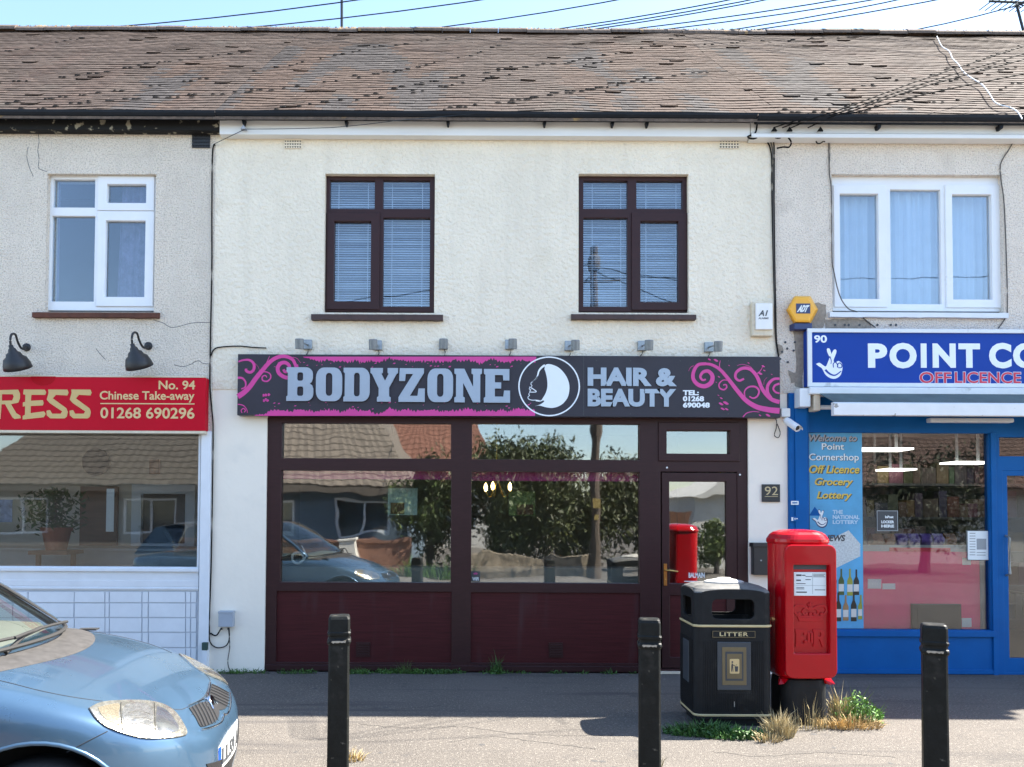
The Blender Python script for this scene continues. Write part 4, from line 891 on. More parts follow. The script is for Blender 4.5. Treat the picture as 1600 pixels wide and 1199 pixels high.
# ------------------------------------------------------------------ posters and notices
Y = .0745
q = rect((1262,676,1348,982), Y)
W = thing('window_poster', 'tall light blue window poster with welcome lettering, newspapers and wine bottles', 'poster', ((q[0]+q[1])/2,Y,q[2]))
q = rect((1263.5,676,1348,982), Y); obj('poster_sheet', MB().box(q[0]+.012,q[1],Y,Y+.003,q[2],q[3]), mt['roomblue'], W)
def tx2(s, b, c, sh=.2, bold=.02, shadow=True, d=1.2):
    if shadow: m_ = MB(); text(m_, s, (b[0]+d,b[1]+d*.8,b[2]+d,b[3]+d*.8), Y-.0004, .0006, bold+.03, sh); obj('letter_shadow', m_, mt['ink'], W)
    m_ = MB(); text(m_, s, b, Y-.0014, .0008, bold, sh); obj('poster_lettering', m_, c, W)
greytx = M('poster_grey', (.36,.36,.37), .5); ytx = M('poster_yellow', (.70,.50,.07), .5)
tx2('Welcome to', (1264,679,1339,690), greytx, .25); tx2('Point', (1284,693,1319,703), mt['label'], 0, .015, True, .5); tx2('Cornershop', (1264,709,1342,723), mt['label'], 0, .015, True, .5)
tx2('Off Licence', (1264,727,1343,740), ytx, .25); tx2('Grocery', (1273,747,1333,762), ytx, .25); tx2('Lottery', (1276,768,1331,783), ytx, .25)
lw = M('poster_pale', (.45,.62,.74), .5)
tx2('THE', (1301,797,1317,803.5), lw, 0, .04, False); tx2('NATIONAL', (1301,805,1343,811.5), lw, 0, .04, False); tx2('LOTTERY', (1301,813,1341,819), lw, 0, .04, False)
hm = MB(); pxpoly(hm, [(1264,806),(1273,792),(1284,806)], Y-.0003, .0008); obj('poster_emblem_back', hm, mt['bluepaint'], W)
ha, hb_ = MB(), MB(); hand(ha, hb_, 1281, 810, 25, Y-.0016); h0 = MB(); hand(h0, MB(), 1281, 810.5, 28, Y-.0003)
obj('poster_emblem_line', h0, mt['navy'], W); e = obj('poster_emblem', ha, mt['label'], W); obj('emblem_line', hb_, mt['navy'], e)
np_ = MB()
for k in range(7):
    dy = k*3.0; pxpoly(np_, [(1286,848+dy),(1326,829+dy),(1345,851+dy),(1304,871+dy)], Y-.0004-.0003*(7-k), .0002)
obj('newspaper_print', np_, M('newsprint',(.55,.60,.58),.7,var=.25,scale=60), W)
m_ = MB(); text(m_, 'NEWS', (1286,836,1321,846), Y-.0032, .0004, .04, .2); obj('poster_lettering', m_, mt['ink'], W)
cols = [M('bottle_green',(.05,.09,.02),.3), M('bottle_pale',(.28,.30,.04),.3), M('bottle_dark',(.012,.014,.012),.3), M('bottle_rose',(.30,.18,.08),.3)]
blab = M('bottle_label', (.62,.62,.56), .6)
for (cx, ty, by, c) in ((1303,890,928,2),(1314.5,889,930,0),(1328,889,931,1),(1338,890,930,2),(1310,926,971,2),(1321.5,930,970,3),(1334,925,971,2),(1345,930,968,1)):
    w_ = 4.4; h_ = by-ty; bm_ = MB(); xr = min(cx+w_, 1347.2)
    Yb = Y-.0006 if by < 940 else Y-.0022
    pxpoly(bm_, [(cx-1.3,ty),(cx+1.3,ty),(cx+1.4,ty+h_*.28),(xr,ty+h_*.45),(xr,by),(cx-w_,by),(cx-w_,ty+h_*.45),(cx-1.4,ty+h_*.28)], Yb, .0005)
    bo = obj('bottle_print', bm_, cols[c], W); lm = MB(); pxpoly(lm, [(cx-w_+.3,ty+h_*.58),(xr-.3,ty+h_*.58),(xr-.3,ty+h_*.86),(cx-w_+.3,ty+h_*.86)], Yb-.0006, .0004); obj('label_print', lm, blab, bo)
def notice(name, label, b, m, rows, ink, Yn=.0745, cat='notice', border=None):
    t = thing(name, label, cat, P((b[0]+b[2])/2, b[3], Yn)); q = rect(b, Yn)
    obj('sheet', MB().box(q[0],q[1],Yn,Yn+.003,q[2],q[3]), mt[m], t)
    mb = MB()
    for r in rows:
        if len(r) == 2: text(mb, r[0], r[1], Yn-.0004, .0006, .05)
        else: z = rect(r, Yn); mb.box(z[0],z[1],Yn-.001,Yn-.0004,z[2],z[3])
    obj('print', mb, mt[ink], t)
    if border:
        i = rect((b[0]+1,b[1]+1,b[2]-1,b[3]-1), Yn); bb = MB(); plate(bb, [[(q[0],q[2]),(q[1],q[2]),(q[1],q[3]),(q[0],q[3])],[(i[0],i[2]),(i[1],i[2]),(i[1],i[3]),(i[0],i[3])]], Yn-.001, Yn-.0003); obj('border', bb, mt[border], t)
    return t
notice('window_sticker', 'black LOCKER HERE sticker on the corner shop window', (1370,798,1403,830), 'ink', [('InPost',(1383,806,1396,810)),('LOCKER',(1377,813.5,1397,818)),('HERE',(1377,820,1397,824.5))], 'label', border='inkgrey')
notice('window_notice', 'white printed notice with a dark square picture on the right of the corner shop window', (1511,829,1545,876), 'label', [(1526,842,1541,859)]+[(1515,833+k*4.2,1524,834.2+k*4.2) for k in range(9)]+[(1526,863+k*4,1540,864.2+k*4) for k in range(2)], 'inkgrey', border='ink')
notice('pilaster_sticker', 'small white sticker on the blue pilaster, the upper one', (1236,783,1248,789), 'label', [(1238,785,1246,787)], 'bluepaint', -.0515, 'sticker')
notice('pilaster_sticker', 'small blue sticker with white dots on the blue pilaster above the pillar box', (1235.5,807,1247,815), 'bluepaint', [(1236.5,808.5,1239.5,814),(1241.5,809.5,1243,812.5),(1244,810,1246.5,811.5)], 'label', -.0515, 'sticker')

# ------------------------------------------------------------------ inside the shops
q = rect((440,735,705,749), .135); v = obj('pink_valance', MB().box(q[0]-.0,q[1]+.0,.135,.15,q[2],q[3]+.03), mt['pink']); tag(v, 'pink valance inside the left salon window', 'valance', 'pink valances')
q = rect((736,737,1000,752), .135); v = obj('pink_valance', MB().box(q[0]-.0,q[1]+.0,.135,.15,q[2],q[3]+.03), mt['pink']); tag(v, 'pink valance inside the right salon window, over the warm bulbs', 'valance', 'pink valances')
CH = thing('chandelier', 'small chandelier with three warm lit bulbs inside the salon', 'light', P(776,735,1.3))
mb = MB(); top = P(776,700,1.3)
for px,py in ((759,762),(770,760),(797,761)):
    c = P(px,py,1.3); obj('bulb', MB().lathe([(.001,-.05),(.018,-.03),(.024,0),(.016,.03),(.003,.055)], c, seg=10), mt['lampbulb'], CH, smooth=True)
    mb.tube(catmull([P(776,740,1.3), P((776+px)/2,776,1.3), c+Vector((0,0,-.05))],4), .008, 6)
mb.tube([Vector((top.x,top.y,2.735)), P(776,742,1.3)], .01, 6)
obj('chandelier_frame', mb, mt['brass'], CH)
for b, lab in (((606,763,652,805),'pale square board with a dark picture, standing in for a bright mirror inside the left salon window'),((795,768,836,806),'greenish board with a brown picture, hung under the warm bulbs in the salon')):
    ym = .45; q = rect(b, ym); t = thing('hanging_board', lab, 'board', ((q[0]+q[1])/2,ym,q[2]), 'salon boards')
    obj('board', MB().box(q[0],q[1],ym,ym+.02,q[2],q[3]), M('mirror_reflection_tone',(.50,.66,.60),.3,var=.1) if b[0] == 606 else M('board_green',(.20,.26,.08),.5,var=.6,scale=30), t)  # left board's pale colour stands in for a mirror's bright reflection
    a_, c_ = (q[0]+.03,q[0]+(q[1]-q[0])*.56) if b[0] == 606 else (q[0]+(q[1]-q[0])*.3, q[1]-.02)
    obj('dark_picture', MB().box(a_,c_,ym-.008,ym-.0005,q[2]+.01,q[2]+(q[3]-q[2])*.46), mt['wood'], t)
    hg = MB()
    for x in (q[0]+.03,q[1]-.03): hg.tube([(x,ym+.01,q[3]), (x,ym+.01,2.73)], .002, 4)
    obj('hanging_wire', hg, mt['cablegrey'], t)
RO = thing('ring_ornament', 'white ring-shaped ornament with a curled tail on the salon window sill', 'ornament', P(467,884,.22))
c = P(465,872,.22); obj('ring', MB().rings([[c+Vector(((.058+.013*math.cos(b))*math.cos(a), .013*math.sin(b), (.058+.013*math.cos(b))*math.sin(a))) for b in [6.2832*k/8 for k in range(8)]] for a in [6.2832*k/24 for k in range(25)]], cap0=False, cap1=False), mt['white'], RO, smooth=True)
obj('tail', MB().tube(catmull([P(468,880,.2),P(478,870,.2),P(474,858,.2),P(471,852,.2)],5), .012, 8, .005), mt['white'], RO, smooth=True)
q = rect((440,905,1000,911), .2); so_ = obj('window_board', MB().box(q[0]-.1,q[1]+.1,.125,.40,q[2]-.06,P(465,883,.22).z-.012), mt['wint'], HM)
# takeaway
CT = thing('counter', 'pale grey serving counter inside the takeaway window', 'counter', P(190,900,.9))
q = rect((20,857,312,905), .9); obj('counter_front', MB().box(q[0]-1,q[1],.9,1.5,.03,q[3]-.03), mt['counter'], CT); obj('counter_top', MB().box(q[0]-1.02,q[1]+.01,.86,1.54,q[3]-.028,q[3]), mt['counter'], CT)
PL = thing('potted_plant', 'leafy pot plant on the takeaway counter', 'plant', P(95,857,1.05))
base = P(88,857,.42); zc = rect((20,857,312,905), .9)[3]; obj('plant_table', MB().box(base.x-.2,base.x+.2,.25,.6,zc-.04,zc).box(base.x-.15,base.x-.11,.3,.34,.031,zc-.041).box(base.x+.11,base.x+.15,.5,.54,.031,zc-.041), mt['wood'], PL)
obj('pot', MB().lathe([(.001,0),(.10,.0),(.14,.20),(.155,.2),(.155,.24),(.13,.24),(.12,.2),(.001,.19)], (base.x,.42,zc+.002), seg=18), mt['terracotta'], PL)
lf = MB(); lf.col = []
for k in range(420):
    a = rnd.uniform(0,6.283); r = rnd.uniform(.02,.36); z = zc+.26+rnd.uniform(0,.40)-r*.35*rnd.random()
    c = Vector((base.x+r*math.cos(a)-.04, max(.14,.42+r*.6*math.sin(a)), z)); u = Vector((rnd.uniform(-1,1),rnd.uniform(-1,1),rnd.uniform(-1,.4))).normalized()*.05; v_ = u.cross(Vector((rnd.uniform(-1,1),rnd.uniform(-1,1),1))).normalized()*.018
    lf.add([c-u, c+v_, c+u, c-v_], [(0,1,2,3)]); lf.col.append((.7,.8,.7))
obj('foliage', lf, mt['leaf'], PL)
obj('stem', MB().tube([(base.x,.42,zc+.18),(base.x-.02,.42,zc+.5)], .012, 6), mt['bark'], PL)
c = P(150,722,1.97); K_ = thing('wall_clock', 'round clock on the back wall of the takeaway', 'clock', c); 
obj('clock_face', MB().lathe([(.001,0),(.15,0),(.15,.02),(.001,.021)], c+Vector((0,.02,0)), (0,-1,0), 24), mt['white'], K_); obj('clock_rim', MB().lathe([(.15,0),(.175,0),(.175,.035),(.15,.035)], c+Vector((0,.022,0)), (0,-1,0), 24), mt['wdark'], K_)
obj('clock_hand', MB().box(c.x-.006,c.x+.006,c.y-.006,c.y-.003,c.z,c.z+.11).box(c.x,c.x+.08,c.y-.010,c.y-.007,c.z-.005,c.z+.005), mt['ink'], K_)
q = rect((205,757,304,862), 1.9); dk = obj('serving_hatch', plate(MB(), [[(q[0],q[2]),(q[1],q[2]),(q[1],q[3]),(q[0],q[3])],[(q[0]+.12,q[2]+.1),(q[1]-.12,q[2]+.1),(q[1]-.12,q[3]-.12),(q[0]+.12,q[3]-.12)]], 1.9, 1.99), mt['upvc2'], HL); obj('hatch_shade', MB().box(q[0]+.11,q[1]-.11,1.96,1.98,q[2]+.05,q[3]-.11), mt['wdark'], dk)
q = rect((122,760,180,868), 1.9); obj('inner_door', MB().box(q[0],q[1],1.94,1.99,.04,q[3]), mt['wood'], HL)
q = rect((233,718,249,741), 1.96); pc = obj('wall_picture', MB().box(q[0],q[1],1.965,1.995,q[2],q[3]), mt['snackorange']); tag(pc, 'small orange picture on the takeaway back wall', 'picture')
q = rect((-30,781,19,816), .3); pc = obj('menu_poster', MB().box(q[0],q[1],.3,.305,q[2],q[3]), M('menu_print',(.25,.32,.5),.6,var=.5,scale=18)); tag(pc, 'bluish menu poster inside the takeaway window at the frame edge', 'poster')
q = rect((166,764,178,831), .5); pc = obj('white_strip', MB().box(q[0],q[1],.5,.503,q[2],q[3]), mt['label']); tag(pc, 'narrow upright white strip inside the takeaway window', 'menu')  # flat white upright strip set behind the takeaway glass
# corner shop
YP_ = .17
FZ = thing('display_freezer', 'bright pink backed counter unit behind the corner shop window', 'counter', P(1440,985,.5))
q = rect((1346,856,1531,1000), YP_); obj('pink_panel', MB().box(q[0],q[1],YP_,YP_+.03,q[2],q[3]), mt['pinkboard'], FZ); obj('unit_body', MB().box(q[0],q[1],YP_+.032,1.0,.03,q[3]-.01), mt['counter'], FZ)
q5 = rect((1346,855,1545,862), YP_-.02); obj('top_rail', MB().box(q5[0],q5[1],YP_-.02,YP_-.001,q5[2]-.0,q5[3]+.02), mt['inkgrey'], FZ); q6 = rect((1390,856,1485,862), YP_-.025); obj('price_strip', MB().box(q6[0],q6[1],YP_-.028,YP_-.021,q6[2],q6[3]), mt['redtext'], FZ)
q7 = rect((1531,870,1541,1000), YP_); obj('side_rail', MB().box(q7[0]+.002,q7[1],YP_-.01,YP_+.03,q7[2],q7[3]), mt['inkgrey'], FZ)
for i, b in enumerate(((1356,905,1377,920),(1379,912,1399,921),(1503,966,1518,980),(1504,872,1517,883))):
    q = rect(b, YP_-.004); pc = obj('paper_note', MB().box(q[0],q[1],YP_-.004,YP_-.001,q[2],q[3]), mt['label']); tag(pc, ['larger white note on the left of the pink panel','smaller white note beside the larger one on the pink panel','white note at the lower right of the pink panel','tiny white note at the top right of the pink panel'][i], 'note')
q = rect((1425,944,1502,990), YP_-.03); dv = obj('grey_appliance', MB().box(q[0],q[1],YP_-.035,YP_-.006,q[2],q[3]).box(q[0]+.05,q[1]-.2,YP_-.04,YP_-.0355,q[2],q[3]-.03), mt['black2'], bevel=.01); tag(dv, 'dark box-shaped appliance in front of the pink panel', 'appliance')
cn = ['first','second','third','fourth','fifth','sixth','seventh']
for i in range(7):
    a = 1360+i*19; q = rect((a,834,a+17,855), .30); w_ = q[1]-q[0]; zb2 = rect((1346,855,1531,1000),YP_)[3]+.001
    n = 6; mb = MB(); rings_ = []
    for k in range(n+1):
        t = k/n; b_ = .05*math.sin(math.pi*t)+.004; rings_.append([(q[0]+w_*.04*rnd.random(),.30-b_,zb2+(q[3]-zb2)*t),(q[1]-w_*.04*rnd.random(),.30-b_*.9,zb2+(q[3]-zb2)*t),(q[1],.30+b_,zb2+(q[3]-zb2)*t),(q[0],.30+b_,zb2+(q[3]-zb2)*t)])
    mb.rings(rings_); bg_ = obj('snack_bag', mb, mt['snackorange' if i in (0,1,6) else 'crisp']); tag(bg_, cn[i] + ' snack bag from the left on top of the pink unit', 'snack bag', 'snack bags on the pink unit')
for i, (b, yy, lab) in enumerate((((1330,695,1428,704),1.3,'long warm ceiling light just right of the window poster'),((1388,730,1433,736),2.2,'short ceiling light in the middle of the corner shop window'),((1494,721,1556,725),2.0,'slim bright ceiling light near the right of the corner shop window'),((1340,755,1390,758),2.8,'faint ceiling light low beside the window poster'))):
    q = rect(b, yy); fx = thing('ceiling_light', lab, 'ceiling light', ((q[0]+q[1])/2,yy,q[2]), 'corner shop ceiling lights'); obj('tube', MB().box(q[0],q[1],yy,yy+.35,q[2]+.012,q[2]+.034), mt['tubelight'], fx); obj('hanger', MB().box(q[0]+.1,q[0]+.13,yy+.16,yy+.18,q[2]+.0345,2.74).box(q[1]-.13,q[1]-.1,yy+.16,yy+.18,q[2]+.0345,2.74), mt['grey'], fx)
SHF = thing('shop_shelving', 'dark stocked shelves deep inside the corner shop', 'shelves', (P(1500,900,2.4).x,2.6,.03))
mb = MB(); x0_, x1_ = XR+.3, XRR-.4
for k in range(5): mb.box(x0_,x1_,2.5,2.9,.2+k*.45,.23+k*.45)
mb.box(x0_,x1_,2.902,2.93,.03,2.2); obj('shelf_rack', mb, mt['wdark'], SHF)
mb = MB(); mb.col = []
for k in range(5):
    x = x0_+.05
    while x < x1_-.3:
        w_ = rnd.uniform(.07,.22); h_ = rnd.uniform(.16,.36); mb.box(x,x+w_-.01,2.52,2.8,.232+k*.45,.232+k*.45+h_); c = (rnd.uniform(.2,1),rnd.uniform(.2,.8),rnd.uniform(.2,.8)); mb.col += [c]*6; x += w_
setp(obj('shelf_stock', mb, M('packets',(.085,.07,.06),.6,tint=True), SHF), kind='stuff')

# ------------------------------------------------------------------ bollards
def make_bollard():
    t = thing('bollard', 'x', 'bollard', (0,0,0), 'black bollards along the pavement')
    def sq(h, c, z): 
        return [(h,-h+c,z),(h,h-c,z),(h-c,h,z),(-h+c,h,z),(-h,h-c,z),(-h,-h+c,z),(-h+c,-h,z),(h-c,-h,z)]
    mb = MB(); mb.rings([sq(a,c,z) for a,c,z in ((.066,.012,0),(.064,.012,.40),(.063,.012,.795),(.070,.013,.802),(.072,.013,.815),(.070,.013,.826),(.064,.012,.832),(.064,.012,.848),(.070,.013,.855),(.071,.013,.868),(.066,.012,.876),(.065,.012,.95),(.060,.012,.965),(.054,.012,.970))])
    obj('post', mb, mt['post'], t, bevel=.002)
    mb = MB()
    r2 = random.Random(3)
    n_ = 9; tp = [(-.042+k*.0105, .8225+r2.uniform(-.0015,.001)) for k in range(n_)]; bt = [(-.046+k*.0105, .816-abs(math.sin(k*1.3))*.006-r2.uniform(0,.003)) for k in range(n_)]
    mb.prism(bt+tp[::-1], -.0732, -.0700)
    obj('worn_paint', mb, mt['chip'], t)
    return t
B0 = make_bollard()
def bollard_at(o, px, ptop, rot, label):
    s = (ptop-799)/(1.6-.97); d = 1200/s; Yb = CAM_LOC.y + d
    g = P(px, ptop, Yb); o.location = (g.x, Yb, 0); o.rotation_euler = (0,0,R(rot)); o['label'] = label
    return o
b1 = copy_tree(B0); b2 = copy_tree(B0)
bollard_at(B0, 530.5, 958, 9, 'black square bollard between the blue car and the litter bin, straw at its foot')
bollard_at(b1, 1014.5, 961, -10, 'dull scuffed black bollard just left of the litter bin')
bollard_at(b2, 1459, 967, -25, 'black square bollard in front of the blue corner shop, chipped at its collar')

# ------------------------------------------------------------------ litter bin
def rsq(h, r, z, cx=0, cy=0, n=5): return [(cx+x, cy+y, z) for x, y in rrect(-h,h,-h,h,r,n)]
def ground_Y(py): 
    d = P(745, py, 0)-CAM_LOC; t = -CAM_LOC.z/d.z; return CAM_LOC.y + d.y*t
YF = ground_Y(1134); BH = .297
BDEP = .76
bx_ = (P(1086,1050,YF).x + P(1207,1050,YF).x)/2
BIN = thing('litter_bin', 'black litter bin with gold bands and LITTER lettering beside the red pillar box', 'litter bin', (bx_, YF+BH, 0)); BIN_FINAL = YF+BH*BDEP
cx, cy = bx_, YF+BH
body = MB().rings([rsq(h,r,z,cx,cy) for h,r,z in ((.255,.05,.0),(.257,.05,.055),(.292,.06,.058),(.292,.06,.10),(.294,.06,.72),(.296,.06,.752))])
obj('bin_body', body, mt['bin'], BIN)
fl = MB()
for k in range(34):
    x = -.225+k*.0136
    for z0, z1 in ((.115,.25),(.25,.645)) :
        if z0 > .2 and -.125 < x < .13: continue
        fl.box(cx+x,cx+x+.0075,cy-.298,cy-.2935,z0,z1)
    fl.box(cx-.2985,cx-.2935,cy+x,cy+x+.0075,.115,.645)
obj('fluting', fl, mt['bin'], BIN)
for z in (.085,.757):
    h = .2985 if z > .5 else .2955
    obj('gold_band', MB().rings([rsq(h,.06,z-.009,cx,cy), rsq(h+.003,.061,z-.004,cx,cy), rsq(h+.003,.061,z+.004,cx,cy), rsq(h,.06,z+.009,cx,cy)], cap0=False, cap1=False), mt['bingold'], BIN)
HW = .292
hood = MB()
ap = rrect(-.165,.165,.805,.962,.045,6)
outl = [(-.24,.772),(.24,.772),(.24,1.0)] + [(.24*math.cos(R(a)), 1.0+.030*math.sin(R(a))) for a in range(15,180,15)] + [(-.24,1.0)]
pf = MB(); plate(pf, [outl, ap], -.012, .012, .005)
for k in range(4):
    Mx = Matrix.Translation((cx,cy,0)) @ Matrix.Rotation(R(90*k),4,'Z') @ Matrix.Translation((0,-HW+.012,0))
    hood.add([Mx @ Vector(v) for v in pf.v], pf.f)
    Mc = Matrix.Translation((cx,cy,0)) @ Matrix.Rotation(R(90*k),4,'Z')
    q_ = [(HW-.06+.06*math.cos(R(a)), -HW+.06+.06*math.sin(R(a))) for a in range(-90,1,15)] + [(HW-.022,-HW+.06),(HW-.06,-HW+.022)]
    hood.add([Mc @ Vector((x,y,z)) for z in (.77,1.005) for x,y in q_], [(i,(i+1)%9,(i+1)%9+9,i+9) for i in range(9)] + [tuple(range(8,-1,-1)), tuple(range(9,18))])
obj('hood', hood, mt['bin'], BIN)
obj('hood_top', MB().rings([rsq(h,r,z,cx,cy) for h,r,z in ((.288,.06,.985),(.291,.06,1.0),(.288,.065,1.015),(.272,.08,1.036),(.235,.10,1.056),(.19,.12,1.066))]), mt['bintop'], BIN, smooth=False)
obj('lid_cap', MB().lathe([(.001,1.06),(.155,1.062),(.155,1.076),(.14,1.083),(.06,1.098),(.05,1.106),(.001,1.108)], (cx,cy,0), seg=28), M('pale_lid',(.42,.41,.38),.7,var=.2,scale=20), BIN)
obj('liner', MB().rings([rsq(.255,.05,.30,cx,cy), rsq(.255,.05,.79,cx,cy), rsq(.245,.05,.79,cx,cy), rsq(.245,.05,.31,cx,cy)], cap0=True, cap1=True), mt['black2'], BIN)
fY = cy-.294
lp = MB().box(cx-.165,cx+.165,fY-.012,fY+.001,.668,.724); pl_ = obj('letter_panel', lp, mt['bin'], BIN, bevel=.004)
lpf = MB(); plate(lpf, [[(cx-.162,.671),(cx+.162,.671),(cx+.162,.721),(cx-.162,.721)],[(cx-.158,.675),(cx+.158,.675),(cx+.158,.717),(cx-.158,.717)]], fY-.0135, fY-.0122); obj('panel_line', lpf, mt['bronze'], pl_)
me = text_mesh('LITTER', .02, 0, .5, 1.15); xs = [v.co.x for v in me.vertices]; ys = [v.co.y for v in me.vertices]
for v in me.vertices: v.co = (cx-.108+.216*(v.co.x-min(xs))/(max(xs)-min(xs)), fY-.0125-.003*(.5+v.co.z), .682+.029*(v.co.y-min(ys))/(max(ys)-min(ys)))
tm = MB(); tm.mesh_add(me); 
obj('bin_lettering', tm, mt['bingold'], pl_)
# side panel lettering plate repeats on the left face
pp = obj('picture_plate', MB().box(cx-.125,cx+.128,fY-.012,fY+.001,.275,.638), mt['bingrey'], BIN, bevel=.005)
obj('plate_border', MB().box(cx-.09,cx+.093,fY-.016,fY-.0121,.315,.60), mt['bronze'], pp, bevel=.003)
obj('plate_inner', MB().box(cx-.066,cx+.069,fY-.0185,fY-.0161,.348,.566), mt['bingrey'], pp); obj('plate_inner', MB().box(cx-.054,cx+.057,fY-.0205,fY-.0186,.364,.55), mt['bronze'], pp)
obj('icon_card', plate(MB(), [[(cx+.0015+x, .457+z) for x, z in rrect(-.036,.036,-.055,.055,.008)]], fY-.0225, fY-.0206), M('icon_gold',(.62,.46,.22),.5), pp)
ic = MB(); T = lambda pts: [(cx+.0015+x*.001, .457+z*.001) for x, z in pts]
for pts in ([(-21,22),(-15,22),(-12,8),(-9,-40),(-14,-40),(-17,-8),(-20,-40),(-26,-40),(-25,4)], circ(-17,32,7,12), [(-16,16),(6,4),(5,0),(-15,8)], [(3,-40),(24,-40),(27,0),(1,0)], [(10,8),(16,8),(16,13),(10,13)]): plate(ic, [T(pts)], fY-.0235, fY-.0226)
obj('icon_figure', ic, mt['ink'], pp)
sp = MB().box(cx-.302,cx-.294,cy-.11,cy+.11,.30,.62); obj('side_plate', sp, mt['bingrey'], BIN, bevel=.003)
obj('key_lock', MB().box(cx+.0,cx+.006,fY-.008,fY-.0045,.15,.19), mt['grey'], BIN)

BIN.scale = (1, BDEP, 1); BIN.location.y = BIN_FINAL

# ------------------------------------------------------------------ pillar box
YF = ground_Y(1133); PH = .18
cx, cy = P(1264,950,YF).x, YF+PH+.03
def rs2(h,r,z): return [(cx+x, cy+y, z) for x, y in rrect(-(h-.052),h-.052,-(h-.066),h-.066,min(r,h-.07),8)]
PB = thing('pillar_box', 'bright red pillar box with a black base and royal cypher on its door', 'post box', (cx,cy,0))
base = MB().rings([rs2(h,r,z) for h,r,z in ((.232,.10,0),(.232,.10,.28),(.226,.10,.335),(.21,.10,.345))])
obj('base', base, mt['bin'], PB)
prof = ((.215,.11,.348),(.238,.12,.352),(.252,.125,.372),(.254,.125,.40),(.254,.125,1.372),(.255,.126,1.378),(.260,.128,1.382),(.263,.13,1.393),(.262,.13,1.412),(.257,.13,1.422),(.252,.128,1.432),(.243,.125,1.448),(.222,.12,1.466),(.18,.10,1.480),(.11,.04,1.487))
obj('body', MB().rings([rs2(h,r,z) for h,r,z in prof]), mt['pillar'], PB, bevel=0, smooth=False)
fY = cy-.188
dl = rrect(-.178,.196,.375,1.365,.05,5); rc = rrect(-.130,.160,.545,1.235,.02,4)
dr = obj('door', plate(MB(), [[(cx+x,z) for x,z in dl], [(cx+x,z) for x,z in rc]], fY-.042, fY+.004, .009), mt['pillar'], PB)
obj('recess_panel', MB().box(cx-.131,cx+.162,fY-.004,fY+.003,.543,1.237), mt['pillar'], dr)
obj('slot', MB().box(cx-.112,cx+.142,fY-.0055,fY-.0041,1.185,1.225), mt['ink'], dr); obj('slot_hood', MB().prism([(cx-.128,1.222),(cx+.158,1.222),(cx+.158,1.234),(cx-.128,1.234)], fY-.038, fY-.0042), mt['pillar'], dr, bevel=.003)
cdx = (-.108,.138); nc = obj('collection_plate', MB().box(cx+cdx[0],cx+cdx[1],fY-.010,fY-.0042,.985,1.165), mt['label'], dr, bevel=.003)
tm = MB()
for (a,b,z,h) in ((-.09,-.05,1.135,.012),(-.045,-.02,1.137,.007),(-.09,-.055,1.098,.010),(-.09,-.02,1.075,.005),(-.02,.02,1.105,.006),(-.02,.03,1.13,.004),(.04,.13,1.148,.004),(.04,.12,1.138,.004),(.04,.13,1.128,.004),(-.09,-.01,1.008,.009),(.05,.13,1.028,.005),(-.09,-.03,1.045,.004),(-.09,-.03,1.035,.004)): tm.box(cx+a,cx+b,fY-.0112,fY-.0101,z,z+h)
obj('plate_print', tm, mt['ink'], nc)
tm = MB(); 
for a,b,z0,z1 in ((-.094,.141,1.062,1.064),(.033,.035,1.0,1.158)): tm.box(cx+a,cx+b,fY-.0110,fY-.0101,z0,z1)
obj('plate_rule', tm, mt['inkgrey'], nc)
Yc = fY-.0042; cm = MB(); ccx = cx+.015
def relief(pts, th=.011): plate(cm, [pts], Yc-th, Yc, .002)
relief([(ccx-.085,.792),(ccx+.085,.792),(ccx+.095,.818),(ccx-.095,.818)]); relief([(ccx-.095,.822),(ccx+.095,.822),(ccx+.10,.833),(ccx-.10,.833)])
def stroke(pts, w0, th=.010):
    c = catmull([(x,z,0) for x,z in pts], 6); a, b = [], []
    for i, p in enumerate(c):
        d = (c[min(i+1,len(c)-1)]-c[max(i-1,0)]).normalized(); n_ = Vector((-d.y,d.x,0)); a.append(((p+n_*w0/2).x,(p+n_*w0/2).y)); b.append(((p-n_*w0/2).x,(p-n_*w0/2).y))
    plate(cm, [a+b[::-1]], Yc-th, Yc, .0015)
stroke([(ccx-.098,.835),(ccx-.125,.875),(ccx-.105,.908),(ccx-.055,.905),(ccx-.005,.878)], .014); stroke([(ccx+.098,.835),(ccx+.125,.875),(ccx+.105,.908),(ccx+.055,.905),(ccx+.005,.878)], .014)
stroke([(ccx-.04,.835),(ccx-.06,.865),(ccx-.04,.888)], .010); stroke([(ccx+.04,.835),(ccx+.06,.865),(ccx+.04,.888)], .010)
relief(circ(ccx,.888,.016,12)); relief([(ccx-.006,.90),(ccx+.006,.90),(ccx+.004,.913),(ccx+.018,.910),(ccx+.018,.924),(ccx+.004,.921),(ccx+.006,.935),(ccx-.006,.935),(ccx-.004,.921),(ccx-.018,.924),(ccx-.018,.910),(ccx-.004,.913)])
for s_ in (-1,1): relief(circ(ccx+s_*.085,.846,.012,10)); relief(circ(ccx+s_*.03,.846,.009,10))
relief(circ(ccx,.847,.012,10))
GL['R'] = [[(0,0),(0,.12),(.06,.14),(.06,.86),(0,.88),(0,1),(.62,1),(.86,.93),(.93,.78),(.88,.62),(.70,.52),(.90,.16),(1,.14),(1,0),(.70,0),(.50,.46),(.34,.46),(.34,.14),(.40,.12),(.40,0)], [(.34,.60),(.34,.86),(.56,.86),(.63,.78),(.62,.66),(.54,.60)]]
def gl2(ch, x0, x1, z0, z1, th=.010):
    plate(cm, [[(x0+x*(x1-x0), z0+z*(z1-z0)) for x, z in lp] for lp in GL[ch]], Yc-th, Yc, .0012)
gl2('E', ccx-.115, ccx-.025, .60, .73); gl2('R', ccx+.02, ccx+.118, .60, .73)
